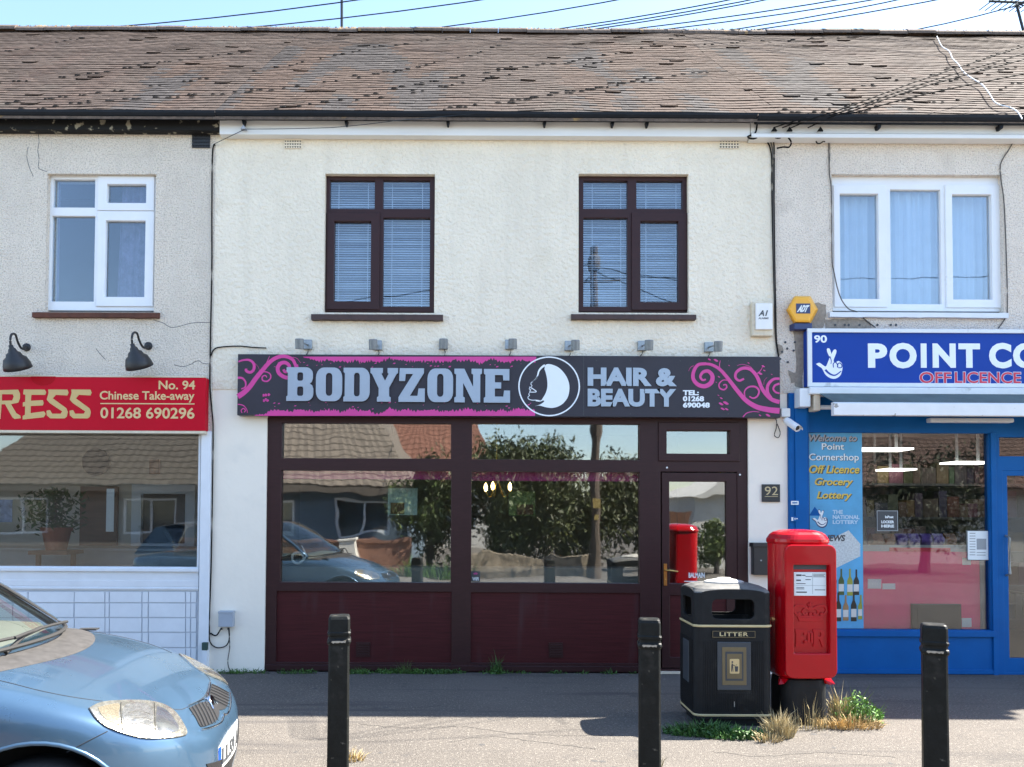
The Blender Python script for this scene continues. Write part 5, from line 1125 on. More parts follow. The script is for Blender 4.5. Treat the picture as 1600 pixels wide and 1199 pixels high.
for x in (-.022,.002): relief([(ccx+x,.632),(ccx+x+.015,.632),(ccx+x+.015,.705),(ccx+x,.705)], .013); relief([(ccx+x-.004,.628),(ccx+x+.019,.628),(ccx+x+.019,.637),(ccx+x-.004,.637)], .0085); relief([(ccx+x-.004,.70),(ccx+x+.019,.70),(ccx+x+.019,.709),(ccx+x-.004,.709)], .0085)
obj('royal_cypher', cm, mt['pillar'], dr)
for s_ in (-1,1):
    ft = MB(); x = cx+s_*.165; ft.lathe([(.001,-.02),(.026,-.02),(.030,.0),(.026,.025),(.001,.026)], (x,cy-.11,.332), (s_*.5,-.6,-.3), 10); ft.add([(x-.03,cy-.15,.345),(x+.03,cy-.15,.345),(x+s_*.03+.018,cy-.172,.312),(x+s_*.03-.022,cy-.168,.306),(x-.03,cy-.13,.35),(x+.03,cy-.13,.35),(x+s_*.03+.018,cy-.152,.308),(x+s_*.03-.022,cy-.148,.302)], [(0,1,2,3),(7,6,5,4),(0,4,5,1),(1,5,6,2),(2,6,7,3),(3,7,4,0)])
    obj('base_clip', ft, mt['pillar'], PB)

# ------------------------------------------------------------------ weeds and straw
def G(px, py):                              # point of the ground
    d = P(px, py, 0)-CAM_LOC; return CAM_LOC + d*(-CAM_LOC.z/d.z)
def blades(mb, c, n, spx, spy, h0, h1, tint, lean=.5, wd=.004, seed=1):
    r = random.Random(seed); wd *= .8
    for k in range(n):
        a = r.uniform(0,6.283); q = math.sqrt(r.random()); b = Vector((c[0]+spx*q*math.cos(a), c[1]+spy*q*math.sin(a), -.003)); h = r.uniform(h0,h1)*(1.15-.6*q)
        ln = Vector((math.cos(a)*q+r.uniform(-.5,.5), math.sin(a)*q+r.uniform(-.5,.5), 0))*h*lean; s = Vector((r.uniform(-1,1),r.uniform(-1,1),0)).normalized()*wd*r.uniform(.6,1.4)
        m_ = b+ln*.35+Vector((0,0,h*.6)); t_ = b+ln+Vector((0,0,h*r.uniform(.75,1)))
        mb.add([b-s,b+s,m_+s*.8,m_-s*.8,t_], [(0,1,2,3),(3,2,4)]); v = r.uniform(.6,1.35); mb.col += [(tint[0]*v,tint[1]*v,tint[2]*v)]*2
def leafy(mb, c, n, spx, spy, h, tint, ls=.014, seed=1):
    r = random.Random(seed)
    for k in range(n):
        a = r.uniform(0,6.283); q = math.sqrt(r.random()); z = r.uniform(0,1)*h*(1.1-q*.8)
        p = Vector((c[0]+spx*q*math.cos(a), c[1]+spy*q*math.sin(a), z)); u = Vector((r.uniform(-1,1),r.uniform(-1,1),r.uniform(-.2,1))).normalized()*ls*r.uniform(.6,1.4); v = u.cross(Vector((r.uniform(-1,1),r.uniform(-1,1),r.uniform(-1,1)))).normalized()*ls*.5
        mb.add([p-u,p+v,p+u,p-v], [(0,1,2,3)]); q2 = r.uniform(.55,1.5); mb.col.append((tint[0]*q2,tint[1]*q2,tint[2]*q2))
def clump(name, label, spec, m, cat='weeds'):
    mb = MB(); mb.col = []
    for s in spec: (blades if s[0] == 'b' else leafy)(mb, *s[1:])
    o = obj(name, mb, mt[m]); tag(o, label, cat); return o
g1, g2 = G(1100,1146), G(1150,1152)
clump('grass_clump', 'low dark green grass growing round the foot of the litter bin', [('b',g1,420,.30,.11,.05,.13,(.8,1,.8),.7,.006,1),('l',g1,500,.30,.11,.07,(.8,1,.8),.018,2),('b',g2,300,.25,.09,.04,.11,(.8,1,.8),.7,.006,3),('l',g2,380,.25,.09,.06,(.75,1,.8),.016,4)], 'leaf')
g = G(1217,1150); clump('straw_tuft', 'dry straw-coloured grass between the litter bin and the pillar box', [('b',g,460,.10,.09,.06,.26,(1,1,1),.5,.004,5),('b',G(1200,1158),160,.10,.06,.03,.10,(1,.95,.9),.9,.004,6)], 'straw', 'dry grass')
g = G(1262,1140); clump('straw_tuft', 'thin dry stalks in front of the black pillar box base', [('b',g,60,.16,.05,.10,.34,(.9,.85,.7),.35,.003,7)], 'straw', 'dry grass')
g = G(1325,1136); clump('straw_tuft', 'spreading yellow straw on the right foot of the pillar box', [('b',g,620,.26,.10,.04,.13,(1.1,.95,.75),1.0,.004,8),('b',G(1312,1128),200,.07,.06,.12,.34,(1,1,.9),.35,.004,9)], 'straw', 'dry grass')
g = G(1338,1128); clump('weed_plant', 'bright green leafy weed beside the pillar box on the right', [('l',g,900,.20,.12,.24,(2.2,2.2,1.9),.015,10),('b',g,60,.18,.14,.15,.34,(1.6,1.6,1.4),.4,.005,11)], 'leaf')
g = G(548,1188); clump('straw_tuft', 'yellow straw tuft at the foot of the bollard nearest the car', [('b',g,130,.09,.05,.03,.11,(1.1,1,.8),1.0,.004,12)], 'straw', 'dry grass')
g = G(1022,1200); clump('straw_tuft', 'few dry stalks at the foot of the bollard by the litter bin', [('b',g,40,.07,.04,.04,.16,(.9,.9,.7),.5,.003,13)], 'straw', 'dry grass')
g = G(1455,1212); clump('straw_tuft', 'few dry stalks at the foot of the bollard by the corner shop', [('b',g,40,.08,.05,.03,.09,(.9,.9,.7),.6,.003,14)], 'straw', 'dry grass')
g = G(776,1053); clump('weed_plant', 'tall thin dark weed against the salon panel right of the middle frame post', [('b',g,40,.05,.03,.08,.30,(.8,.9,.7),.6,.004,15),('l',g,160,.07,.04,.10,(.9,1,.8),.013,16)], 'leaf')
g = G(632,1053); clump('weed_plant', 'thin seedy weed stalks at the foot of the left salon panel', [('b',g,26,.07,.02,.08,.22,(1.2,1.0,.9),.4,.003,17)], 'leaf')
mb = MB(); mb.col = []
for k in range(90):
    px = rnd.choice([rnd.uniform(440,706), rnd.uniform(545,706), rnd.uniform(440,1010), rnd.uniform(335,415)]); c = G(px, 1052+rnd.uniform(-2,2.5)*.6); c.y = min(c.y, -.01)
    blades(mb, c, 11, .07, .025, .02, .085, (1.0,1.1,.8), .9, .0045, k); leafy(mb, c, 18, .08, .025, .05, (1.0,1.1,.9), .012, k+500)
setp(obj('verge_weeds', mb, mt['leaf']), kind='stuff', label='low green weeds along the foot of the shopfronts')
mb = MB()
for k in range(46):                        # trodden gum and oil drips
    c = Vector((rnd.uniform(-2.6,3.4), rnd.uniform(-3.0,-.25), .0015)); r_ = rnd.uniform(.010,.028); n_ = 9
    mb.add([c]+[c+Vector((r_*math.cos(6.2832*i/n_)*rnd.uniform(.7,1.25), r_*math.sin(6.2832*i/n_)*rnd.uniform(.7,1.2), -.001)) for i in range(n_)], [(0,1+i,1+(i+1)%n_) for i in range(n_)])
setp(obj('gum_spots', mb, M('old_gum',(.060,.058,.056),.8)), kind='stuff', label='dark trodden gum spots on the pavement')
mb = MB()
for pts in ([(560,1132),(640,1138),(720,1136),(800,1146),(900,1150),(960,1149)],[(700,1160),(760,1152),(830,1158),(930,1170)],[(1110,1175),(1200,1182),(1290,1176),(1400,1184)],[(430,1105),(520,1100),(600,1108),(690,1103)],[(1330,1100),(1420,1094),(1520,1099)]):
    c = [G(x,y) for x,y in [(p.x,p.y) for p in catmull([(a,b,0) for a,b in pts],7)]]; vs = []
    for i, p in enumerate(c):
        p = p+Vector((rnd.uniform(-.012,.012), rnd.uniform(-.02,.02), .0012)); w_ = rnd.uniform(.0015,.005); vs += [p+Vector((0,w_,0)), p-Vector((0,w_,0))]
    mb.add(vs, [(2*i,2*i+1,2*i+3,2*i+2) for i in range(len(c)-1)])
setp(obj('pavement_crack', mb, M('crack_dirt',(.035,.033,.031),.9)), kind='stuff', label='thin wandering cracks in the tarmac')
mb = MB(); mb.col = []
for k in range(900):                       # grit, leaf scraps and pebbles
    c = Vector((rnd.uniform(-4,6), rnd.choice([rnd.uniform(-4.5,-.05), rnd.uniform(-.5,-.05)]), .002)); s = rnd.uniform(.002,.007); a = rnd.uniform(0,6.28); u = Vector((math.cos(a)*s, math.sin(a)*s, 0)); v = Vector((-u.y*.6, u.x*.6, 0))
    mb.add([c-u,c-v,c+u,c+v,c+Vector((0,0,s*.5))], [(0,1,4),(1,2,4),(2,3,4),(3,0,4)]); b = rnd.uniform(.25,1); mb.col += [(b,b*.95,b*.85)]*4
setp(obj('grit', mb, M('grit',(.26,.25,.23),.9,tint=True)), kind='stuff', label='scattered grit and leaf scraps on the tarmac')
# ------------------------------------------------------------------ the parked car
paint = M('pale_blue_car_paint', (.062,.122,.195), .28, metal=.55, var=.05, scale=3, coat=.7)
chrome = M('chrome', (.70,.73,.75), .12, metal=1, var=.03)
cowl_m = M('cowl_plastic', (.052,.050,.049), .8, spec=.2, var=.25, scale=20)
rubber = M('tyre_rubber', (.014,.014,.014), .8, var=.2)
lens_m = M('headlight_lens', (.44,.42,.35), .24, metal=.85, var=.35, scale=9, stretch=(3,3,9), coat=.6, bump=.35, bscale=12)
CXN, CYC, YAW = -1.235, -3.93, R(7.8)
CAR = thing('parked_car', 'pale blue hatchback, its bonnet and headlight showing at the left edge', 'car', (CXN-.76, CYC, 0))
ST = [ # x, hw, zb, zmid, zsh, zedge, ztop
 (.0,.27,.25,.36,.43,.485,.50),(-.03,.41,.24,.385,.50,.555,.57),(-.075,.515,.23,.41,.55,.60,.615),(-.14,.62,.22,.445,.605,.66,.682),(-.26,.72,.21,.485,.655,.712,.742),
 (-.46,.793,.20,.53,.74,.795,.836),(-.72,.816,.19,.57,.815,.872,.922),(-1.0,.82,.19,.60,.87,.922,.972),(-1.25,.82,.19,.62,.885,.93,.955),(-2.0,.82,.19,.63,.90,.935,.95),(-3.0,.82,.19,.64,.92,.95,.96),
 (-3.6,.80,.22,.64,.93,.96,.97),(-3.9,.70,.28,.62,.88,.93,.95),(-3.97,.5,.34,.60,.80,.86,.88)]
rg_ = []
for x,hw,zb,zm,zs,ze,zt in ST:
    half = [(.5*hw,zb),(.93*hw,zb+.06),(.985*hw,(zb+.08+zm)/2),(hw,zm),(.985*hw,zs),(.91*hw,ze),(.55*hw,ze+(zt-ze)*.72),(.2*hw,zt)]
    rg_.append([(CXN+x, CYC-y, z) for y,z in half] + [(CXN+x, CYC+y, z) for y,z in half[::-1]])
bm0 = MB().rings(rg_)
tmp = obj('tmp_body', bm0, paint, subsurf=3)
dg = DG(); dg.update(); me_body = bpy.data.meshes.new_from_object(tmp.evaluated_get(dg)); bpy.data.objects.remove(tmp)
WX, WZ, WR = CXN-.62, .30, .352
WX2 = WX-2.46
cut = MB()
for wx in (WX, WX2):
    for s_ in (-1,1): cut.lathe([(.001,-.25),(WR,-.25),(WR,.25),(.001,.25)], (wx, CYC+s_*.82, WZ+.03), (0,1,0), 40)
well = M('wheel_well', (.012,.012,.012), .9)
co = obj('tmp_cut', cut, well); bo = bpy.data.objects.new('tmp_b', me_body); COL.objects.link(bo)
md = bo.modifiers.new('b', 'BOOLEAN'); md.operation = 'DIFFERENCE'; md.object = co; md.solver = 'EXACT'; md.material_mode = 'TRANSFER'
dg = DG(); dg.update(); me2 = bpy.data.meshes.new_from_object(bo.evaluated_get(dg))
bpy.data.objects.remove(bo); bpy.data.objects.remove(co)
BV = BVHTree.FromPolygons([v.co for v in me_body.vertices], [tuple(p.vertices) for p in me_body.polygons])
for v in me2.vertices: v.co -= CAR.location
me2.name = 'body'; body_o = bpy.data.objects.new('body', me2); COL.objects.link(body_o); body_o.parent = CAR
for s_ in (-1,1):                            # rolled wheel-arch lips
    lip = []
    for k in range(25):
        a_ = R(-8+196*k/24); x_, z_ = WX+(WR+.004)*math.cos(a_), WZ+.03+(WR+.004)*math.sin(a_); h_ = BV.ray_cast(Vector((x_, CYC+s_*1.5, z_)), Vector((0,-s_,0)))[0]
        if h_: lip.append(h_+Vector((0,s_*.002,0)))
    obj('wheel_arch', MB().tube(lip, .009, 8), paint, CAR, smooth=True)
for p in me2.polygons: p.use_smooth = True
me2.set_sharp_from_angle(angle=R(42))
UNYAW = Matrix.Translation(CAR.location) @ Matrix.Rotation(-YAW,4,'Z') @ Matrix.Translation(-CAR.location)
CAML = UNYAW @ CAM_LOC                       # the viewpoint in the car's own axes
def hit(px, py, off=.004, bv=None):
    d = ((UNYAW @ P(px, py, 0))-CAML).normalized(); h = (bv or BV).ray_cast(CAML, d)
    if h[0] is None:
        near = (bv or BV).find_nearest(CAML + d*4.1); return near[0] + near[1]*off
    n = h[1] if h[1].dot(d) < 0 else -h[1]
    return h[0] + n*off
def decal(pts, off, th=.008, step=5, edge_n=4):
    """a raised patch lying on the car body, with a mirrored twin"""
    lp = [Vector((p.x,p.y)) for p in catmull([(x,y,0) for x,y in pts+[pts[0]]], edge_n)[:-1]]
    xs = [p.x for p in lp]; ys = [p.y for p in lp]; vs = list(lp); n = len(lp); ed = [(i,(i+1)%n) for i in range(n)]
    y = min(ys)+step
    def inside(x,y):
        c = False
        for i in range(n):
            a, b = lp[i], lp[i-1]
            if (a.y > y) != (b.y > y) and x < (b.x-a.x)*(y-a.y)/(b.y-a.y)+a.x: c = not c
        return c
    while y < max(ys):
        x = min(xs)+step
        while x < max(xs):
            if inside(x,y) and min((p-Vector((x,y))).length for p in lp) > step*.6: vs.append(Vector((x,y)))
            x += step
        y += step
    o = delaunay_2d_cdt(vs, ed, [list(range(n))], 1, 1e-5); v2, f2 = o[0], o[2]
    top = [hit(p.x,p.y,off) for p in v2]; bot = [hit(p.x,p.y,-.004) for p in v2]
    return top, bot, f2, o[1]
HLZ = [.5]
def decal_obj(name, pts, m, parent, off=.006, step=5, mirror=True, smooth=True):
    top, bot, fs, _ = decal(pts, off, step=step); out = []
    cnt = {}
    for f in fs:
        for i in range(len(f)):
            e = tuple(sorted((f[i], f[(i+1)%len(f)]))); cnt[e] = cnt.get(e,0)+1
    be = [e for e, c in cnt.items() if c == 1]
    if name == 'headlight': HLZ[:] = [p.z for p in top]
    tset = top
    for mi in ((1,-1) if mirror else (1,)):
        mb = MB(); n = len(top); zl = min(HLZ)
        def fl(p):
            q = Vector((p.x, CYC + (p.y-CYC)*mi, p.z))
            if mi < 0 and name in ('headlight','reflector'):          # the far lamp sits under the crest of the bonnet
                q.z = zl + (q.z-zl)*.45; h_ = BV.find_nearest(q); q = h_[0] + h_[1]*(off if p in tset else -.004)
            return q
        mb.add([fl(p) for p in top]+[fl(p) for p in bot], [tuple(f) for f in fs]+[(a,b,b+n,a+n) for a,b in be])
        o = obj(name, mb, m, parent); 
        if smooth:
            for p in o.data.polygons: p.use_smooth = True
            o.data.set_sharp_from_angle(angle=R(50))
        out.append(o)
    return out
def seam(pts, r, m, name, parent, mirror=True, off=.0, n=6):
    c = [hit(p.x,p.y,off) for p in catmull([(x,y,0) for x,y in pts], n)]
    for mi in ((1,-1) if mirror else (1,)):
        o = obj(name, MB().tube([Vector((p.x, CYC+(p.y-CYC)*mi, p.z)) for p in c], r, 6), m, parent)
HLP = [(139,1108),(158,1099),(190,1096),(225,1096),(252,1101),(270,1111),(282,1126),(291,1145),(282,1151),(255,1154),(225,1154),(195,1147),(168,1137),(150,1124)]
hl_ = decal_obj('headlight', HLP, lens_m, CAR, .007, 6)
lampm = [M('lamp_reflector',(.55,.54,.50),.2,metal=.9,bump=.5,bscale=9,var=.3,scale=14,stretch=(2,2,12)), M('indicator_amber',(.34,.29,.20),.25,metal=.7,var=.3,scale=16,stretch=(8,8,1)), M('lamp_chrome',(.62,.62,.60),.15,metal=.95,bump=.4,bscale=7,var=.3,scale=10)]
for pts, mi_ in (([(196,1103),(222,1101),(236,1112),(238,1132),(226,1146),(206,1142),(194,1130),(190,1114)],0), ([(152,1108),(184,1102),(184,1118),(188,1134),(172,1130),(158,1120)],1), ([(244,1106),(256,1110),(268,1122),(278,1141),(262,1147),(248,1146),(243,1128)],2)):
    for o_, hl1 in zip(decal_obj('reflector', pts, lampm[mi_], CAR, .0085, 6), hl_): o_.parent = hl1
for pts in ([(240,1101),(241,1125),(241,1150)],[(188,1100),(188,1118),(191,1143)],[(200,1116),(218,1114),(234,1119)],[(200,1124),(218,1123),(235,1127)],[(204,1133),(220,1133),(234,1136)]): seam(pts, .0016, M('lamp_line',(.05,.048,.042),.4) if pts[0][0] == 240 else bpy.data.materials['lamp_line'], 'lamp_divider', CAR, False, .009, 4)
seam(HLP+[HLP[0]], .0035, M('lamp_rim',(.04,.045,.05),.4), 'headlight_seal', CAR, False, .002, 5)
gap = M('panel_gap', (.012,.016,.022), .8)
seam([(-60,1055),(0,1064),(60,1079),(110,1089),(160,1096)], .0022, gap, 'bonnet_gap', CAR)
seam([(268,1108),(280,1109),(291,1106),(312,1094),(330,1080),(340,1072)], .0022, gap, 'bonnet_gap', CAR)
seam([(168,1143),(140,1157),(104,1176)], .0022, gap, 'wing_gap', CAR)
grl = decal_obj('grille', [(295,1107),(310,1100),(322,1097),(330,1100),(337,1103),(341,1108),(342,1116),(338,1126),(329,1132),(318,1136),(312,1135),(305,1122)], M('grille_black',(.012,.012,.013),.5), CAR, .004, 5)
seam([(292,1105),(310,1097),(322,1093),(331,1096),(340,1100)], .006, chrome, 'grille_chrome', CAR, True, .004)
seam([(313,1141),(330,1137),(345,1129),(349,1116)], .0045, chrome, 'grille_chrome', CAR, True, .004)
for a, b in (((299,1106),(315,1136)),((304,1103),(320,1136)),((309,1101),(325,1134)),((314,1099),(330,1133)),((319,1098),(335,1131)),((324,1099),(339,1128))):
    seam([a,((a[0]+b[0])/2+1,(a[1]+b[1])/2),b], .0022, M('grille_slat',(.020,.023,.027),.6,spec=.15) if a[0] == 299 else bpy.data.materials['grille_slat'], 'grille_slat', CAR, True, .008, 4)
zb0 = BV.ray_cast(Vector((CXN+1,CYC,.635)), Vector((-1,0,0)))[0]
bd = MB().lathe([(.001,-.02),(.042,-.012),(.045,.004),(.040,.009),(.034,.005),(.001,.006)], zb0+Vector((.004,0,0)), (1,0,.45), 22); obj('badge', bd, chrome, CAR, smooth=True)
# number plate
pz = .43; ph_ = BV.ray_cast(Vector((CXN+1,CYC,pz)), Vector((-1,0,0)))[0]; pxn = ph_.x+.012
def bend(y): return pxn - .16*((y-CYC)/.4)**2*.35
pm = MB(); n = 12
pm.rings([[(bend(CYC-.26+.52*k/n)+dx, CYC-.26+.52*k/n, z) for dx,z in ((-.05,pz-.056),(.004,pz-.056),(.004,pz+.056),(-.05,pz+.056))] for k in range(n+1)])
pl = obj('number_plate', pm, M('plate_white',(.42,.42,.41),.5,spec=.1), CAR)
em_ = MB(); em_.rings([[(bend(y)+dx,y,z) for dx,z in ((.002,pz-.053),(.0052,pz-.053),(.0052,pz+.053),(.002,pz+.053))] for y in (CYC-.258,CYC-.24,CYC-.222)]); obj('plate_band', em_, mt['blue'], pl)
me = text_mesh('LL59 A', .03, 0, .5, 1.1); xs = [v.co.x for v in me.vertices]; ys = [v.co.y for v in me.vertices]
for v in me.vertices:
    y = CYC-.212+.36*(v.co.x-min(xs))/(max(xs)-min(xs)); v.co = (bend(y)+.0045+.003*(v.co.z+.5), y, pz-.039+.078*(v.co.y-min(ys))/(max(ys)-min(ys)))
tm = MB(); tm.mesh_add(me); obj('plate_lettering', tm, mt['ink'], pl)
decal_obj('lower_grille', [(322,1194),(338,1190),(352,1182),(360,1172),(361,1186),(358,1205),(330,1210)], bpy.data.materials['grille_black'], CAR, .004, 6)
# windscreen, roof and glass
def lerp3(a,b,t): return a+(b-a)*t
WS = []
for j in range(9):
    t = j/8; row = []
    for i in range(13):
        u = -1+2*i/12; hw = lerp3(.70,.555,t); x = lerp3(-.86-.25*u*u, -1.68-.10*u*u, t); z = lerp3(.980-.022*u*u, 1.445-.035*u*u, t) + .025*math.sin(math.pi*t)
        row.append(Vector((CXN+x, CYC+hw*u, z)))
    WS.append(row)
gm = MB(); gm.rings(WS, close=False, cap0=False, cap1=False); ws = obj('windscreen', gm, mt['carglass'], CAR, smooth=True)
GBV = BVHTree.FromPolygons([Vector(v) for v in gm.v], gm.f)
for s_ in (0,12):
    obj('pillar', MB().tube([r_[s_]+Vector((-.012,(.02 if s_ else -.02),-.004)) for r_ in WS], .03, 8), paint, CAR, smooth=True)
    obj('windscreen_seal', MB().tube([r_[s_]+Vector((.008,0,.012)) for r_ in WS], .009, 6), rubber, CAR)
obj('windscreen_seal', MB().tube([p+Vector((.0,0,.006)) for p in WS[0]], .01, 6), rubber, CAR)
top = WS[8]; rings_ = [[p+Vector((0,0,.004)) for p in top]]
for x, z, w_ in ((-2.2,1.475,1.0),(-2.7,1.485,1.0),(-3.3,1.455,.97),(-3.62,1.40,.93)): rings_.append([Vector((CXN+x, CYC+(p.y-CYC)*w_, z-.04*((p.y-CYC)/.555)**2)) for p in top])
obj('roof', MB().rings(rings_, close=False, cap0=False, cap1=False), paint, CAR, smooth=True)
for s_ in (-1,1):
    k = 0 if s_ < 0 else 12; a = WS[0][k]; b = WS[8][k]
    sgm = MB().add([a+Vector((-.1,s_*.05,-.03)), b+Vector((-.05,s_*.01,-.02)), Vector((CXN-3.55,CYC+s_*.52,1.36)), Vector((CXN-3.85,CYC+s_*.66,.95)), Vector((CXN-2.2,CYC+s_*.745,.93))], [(0,1,2,3,4)]); obj('side_window', sgm, mt['carglass'], CAR)
r0 = rings_[-1]; obj('rear_window', MB().rings([r0, [Vector((CXN-3.88, CYC+(p.y-CYC)*1.2, .96)) for p in r0]], close=False, cap0=False, cap1=False), mt['carglass'], CAR)
obj('dashboard', MB().rings([[(CXN-.99-.14*abs(u)*abs(u)-dx, CYC+.64*u, z) for dx,z in ((0,.93),(.04,.968),(.30,.985),(.55,.94),(.6,.80))] for u in [-1+k/5 for k in range(11)]], close=False, cap0=False, cap1=False), M('dash_plastic',(.13,.125,.115),.8), CAR, smooth=True)
for y in (-.36,.36):
    sm_ = MB().rings([rsq(a,.05,0) and [(CXN-2.35-dx+xx*.22, CYC+y+yy*hw, z) for xx,yy in ((-.5,-1),(.5,-.9),(.5,.9),(-.5,1))] for a,dx,hw,z in ((1,0,.24,.6),(1,.05,.25,.9),(1,.10,.20,1.12),(1,.11,.11,1.16),(1,.12,.12,1.30))]); obj('seat', sm_, M('seat_cloth',(.05,.05,.055),.9) if y < 0 else bpy.data.materials['seat_cloth'], CAR, bevel=.03)
# cowl, grille vent and wipers
cw_ = []
for i in range(17):
    u = -1+i/8; xa = CXN-.86-.25*u*u+.0; row = []
    for d_ in (-.02,.05,.115,.15):
        p = Vector((xa+d_, CYC+u*.70, 2)); h_ = BV.ray_cast(p, Vector((0,0,-1)))[0]; row.append(h_+Vector((0,0,.007 if d_ < .14 else .001)))
    cw_.append(row)
obj('cowl', MB().rings(cw_, close=False, cap0=False, cap1=False), cowl_m, CAR, smooth=True)
def wiper(pa, pb, pc, lab):
    wp = MB(); A_, B_ = hit(*pa,.05,GBV), hit(*pb,.045,GBV); wp.tube([A_.lerp(B_,t/6)+Vector((0,0,.008*math.sin(math.pi*t/6))) for t in range(7)], .008, 6)
    mid = A_.lerp(B_,.45)+Vector((.006,0,.012)); C_ = hit(*pc,.02); wp.tube([C_, C_.lerp(mid,.5)+Vector((0,0,.02)), mid], .010, 6); return obj('wiper', wp, rubber, CAR)
wiper((14,1011),(96,983),(8,1027),''); wiper((-70,1035),(20,1008),(-60,1062),'')
for s_ in (-1,1):
    q = BV.ray_cast(Vector((CXN-.90,CYC+s_*.62,2)), Vector((0,0,-1)))[0]
    obj('washer_vent', MB().box(q.x-.05,q.x+.05,q.y-.03,q.y+.03,q.z+.008,q.z+.016), rubber, CAR)
for wx in (WX, WX2):
    for s_ in (-1,1):
        wh = obj('wheel', MB().lathe([(.19,-.09),(.28,-.095),(.30,-.07),(.302,0),(.30,.07),(.28,.095),(.19,.09)], (wx,CYC+s_*.715,.302), (0,1,0), 36), rubber, CAR, smooth=True)
        rm = MB().lathe([(.001,.05),(.05,.06),(.06,.04),(.10,.035)], (wx,CYC+s_*.715,.302), (0,s_,0), 20).lathe([(.165,.06),(.192,.085),(.197,.02),(.17,-.05)], (wx,CYC+s_*.715,.302), (0,s_,0), 36)
        for k in range(7):
            a = 6.2832*k/7; u = Vector((math.cos(a),0,math.sin(a))); rm.tube([Vector((wx,CYC+s_*.755,.302))+u*.05, Vector((wx,CYC+s_*.765,.302))+u*.18], .022, 6)
        obj('rim', rm, mt['grey'], wh)

CAR.rotation_euler = (0, 0, YAW)

# ------------------------------------------------------------------ across the street, seen mirrored in the glass
def far_house(name, label, xa, xb, L, wallm, roofc, ze, zr, depth, hl, hr):
    t = thing(name, label, 'bungalow', ((xa+xb)/2, -L, 0), 'bungalows across the street')
    wm_ = MB(); ow = [(xa+.3,0),(xb-.3,0),(xb-.3,ze),(xa+.3,ze)]; ww = []
    for f in (.22,.72):
        c = xa+(xb-xa)*f; ww.append([(c-.8,.95),(c+.8,.95),(c+.8,2.0),(c-.8,2.0)])
    plate(wm_, [ow]+ww, -L-.25, -L); wm_.box(xa+.31,xb-.31,-L-depth,-L-.255,0,ze-.01)
    obj('wall', wm_, wallm, t)
    for wl in ww:
        f_ = MB(); plate(f_, [wl, [(wl[0][0]+.07,1.02),(wl[0][0]+.75,1.02),(wl[0][0]+.75,1.93),(wl[0][0]+.07,1.93)], [(wl[0][0]+.82,1.02),(wl[1][0]-.07,1.02),(wl[1][0]-.07,1.93),(wl[0][0]+.82,1.93)]], -L-.12, -L-.05); w_ = obj('window', f_, mt['upvc'], t)
        obj('pane', MB().box(wl[0][0]+.05,wl[1][0]-.05,-L-.10,-L-.094,1.0,1.95), mt['cornerglass'], w_)
    yr = L+depth/2; mb = MB(); sl = math.hypot(yr-L+.4, zr-ze); n = int(sl/.28); cs = int((xb-xa)/.085)
    for k in range(n):
        t0, t1 = k/n, (k+1)/n; rows = []
        for tt, lift in ((t0,.035),(t1,.005)):
            x0, x1 = xa+hl*tt, xb-hr*tt
            rows.append([(x0+(x1-x0)*i/cs, -(L-.4)-(yr-L+.4)*tt, ze+(zr-ze)*tt+lift+.016*math.sin(i/cs*(xb-xa)/.3*6.283)) for i in range(cs+1)])
        mb.rings([[(p[0],p[1]-.002,p[2]-.03) for p in rows[0]], rows[0], rows[1]], close=False, cap0=False, cap1=False)
    obj('roof', mb, M(name+'_tiles', roofc, .9, var=.25, scale=6), t)
    b2_ = MB().add([(xa,-(L-.4),ze-.02),(xb,-(L-.4),ze-.02),(xb-hr,-yr,zr-.01),(xa+hl,-yr,zr-.01),(xa,-(L+depth+.4),ze-.02),(xb,-(L+depth+.4),ze-.02)], [(3,2,5,4),(1,5,2),(0,3,4)]).box(xa,xb,-(L-.38),-(L-.42)-.02,ze-.2,ze-.03); obj('roof_side', b2_, M(name+'_tiles2', tuple(c*.9 for c in roofc), .9, var=.25), t)
    return t
X_ = lambda px, L: Mi(px, 800, L).x
bluegrey = M('slate_blue_render', (.10,.14,.18), .8, var=.08); whiter = M('pale_render', (.62,.60,.55), .8, var=.06)
far_house('far_bungalow', 'slate blue bungalow across the street mirrored in the left salon window', X_(352,15), X_(650,15), 15, bluegrey, (.15,.125,.10), 2.35, 6.8, 9, .3, 2.6)
far_house('far_bungalow', 'drab rendered bungalow across the street mirrored in the takeaway window', X_(-60,15.2), X_(345,15.2), 15.2, M('drab_render',(.20,.18,.155),.85,var=.08), (.10,.088,.074), 2.4, 6.6, 9, 2.2, .3)
far_house('far_bungalow', 'pale bungalow with brown roof across the street mirrored in the corner shop window', X_(1330,17), X_(1960,17), 17, whiter, (.13,.08,.06), 2.5, 5.6, 8, 2.4, 2.4)
far_house('far_bungalow', 'red roofed house further back, mirrored behind the slate blue bungalow', X_(540,26), X_(780,26), 26, whiter, (.17,.075,.05), 3.0, 6.4, 7, 1.0, 1.0)
def simple(name, label, cat, mb, m, **k): return tag(obj(name, mb, m, **k), label, cat)
a, b = X_(440,11.8), X_(640,11.8); simple('garden_wall', 'low brick garden wall across the street mirrored beside the car', 'wall', MB().box(a-3,b,-12.05,-11.8,0,.86).box(a-3,b,-12.09,-11.76,.862,.93), mt['brick'])
a, b = X_(527,11.6), X_(560,11.6); simple('gate_pillar', 'white painted gate pillar in the low brick garden wall', 'pillar', MB().box(a,b,-11.78,-11.4,0,.92).box(a-.04,b+.04,-11.80,-11.36,.922,1.0), whiter, bevel=.01)
sb = MB(); xa_, xb_ = X_(735,11), X_(925,11); n_ = 40; rr_ = []
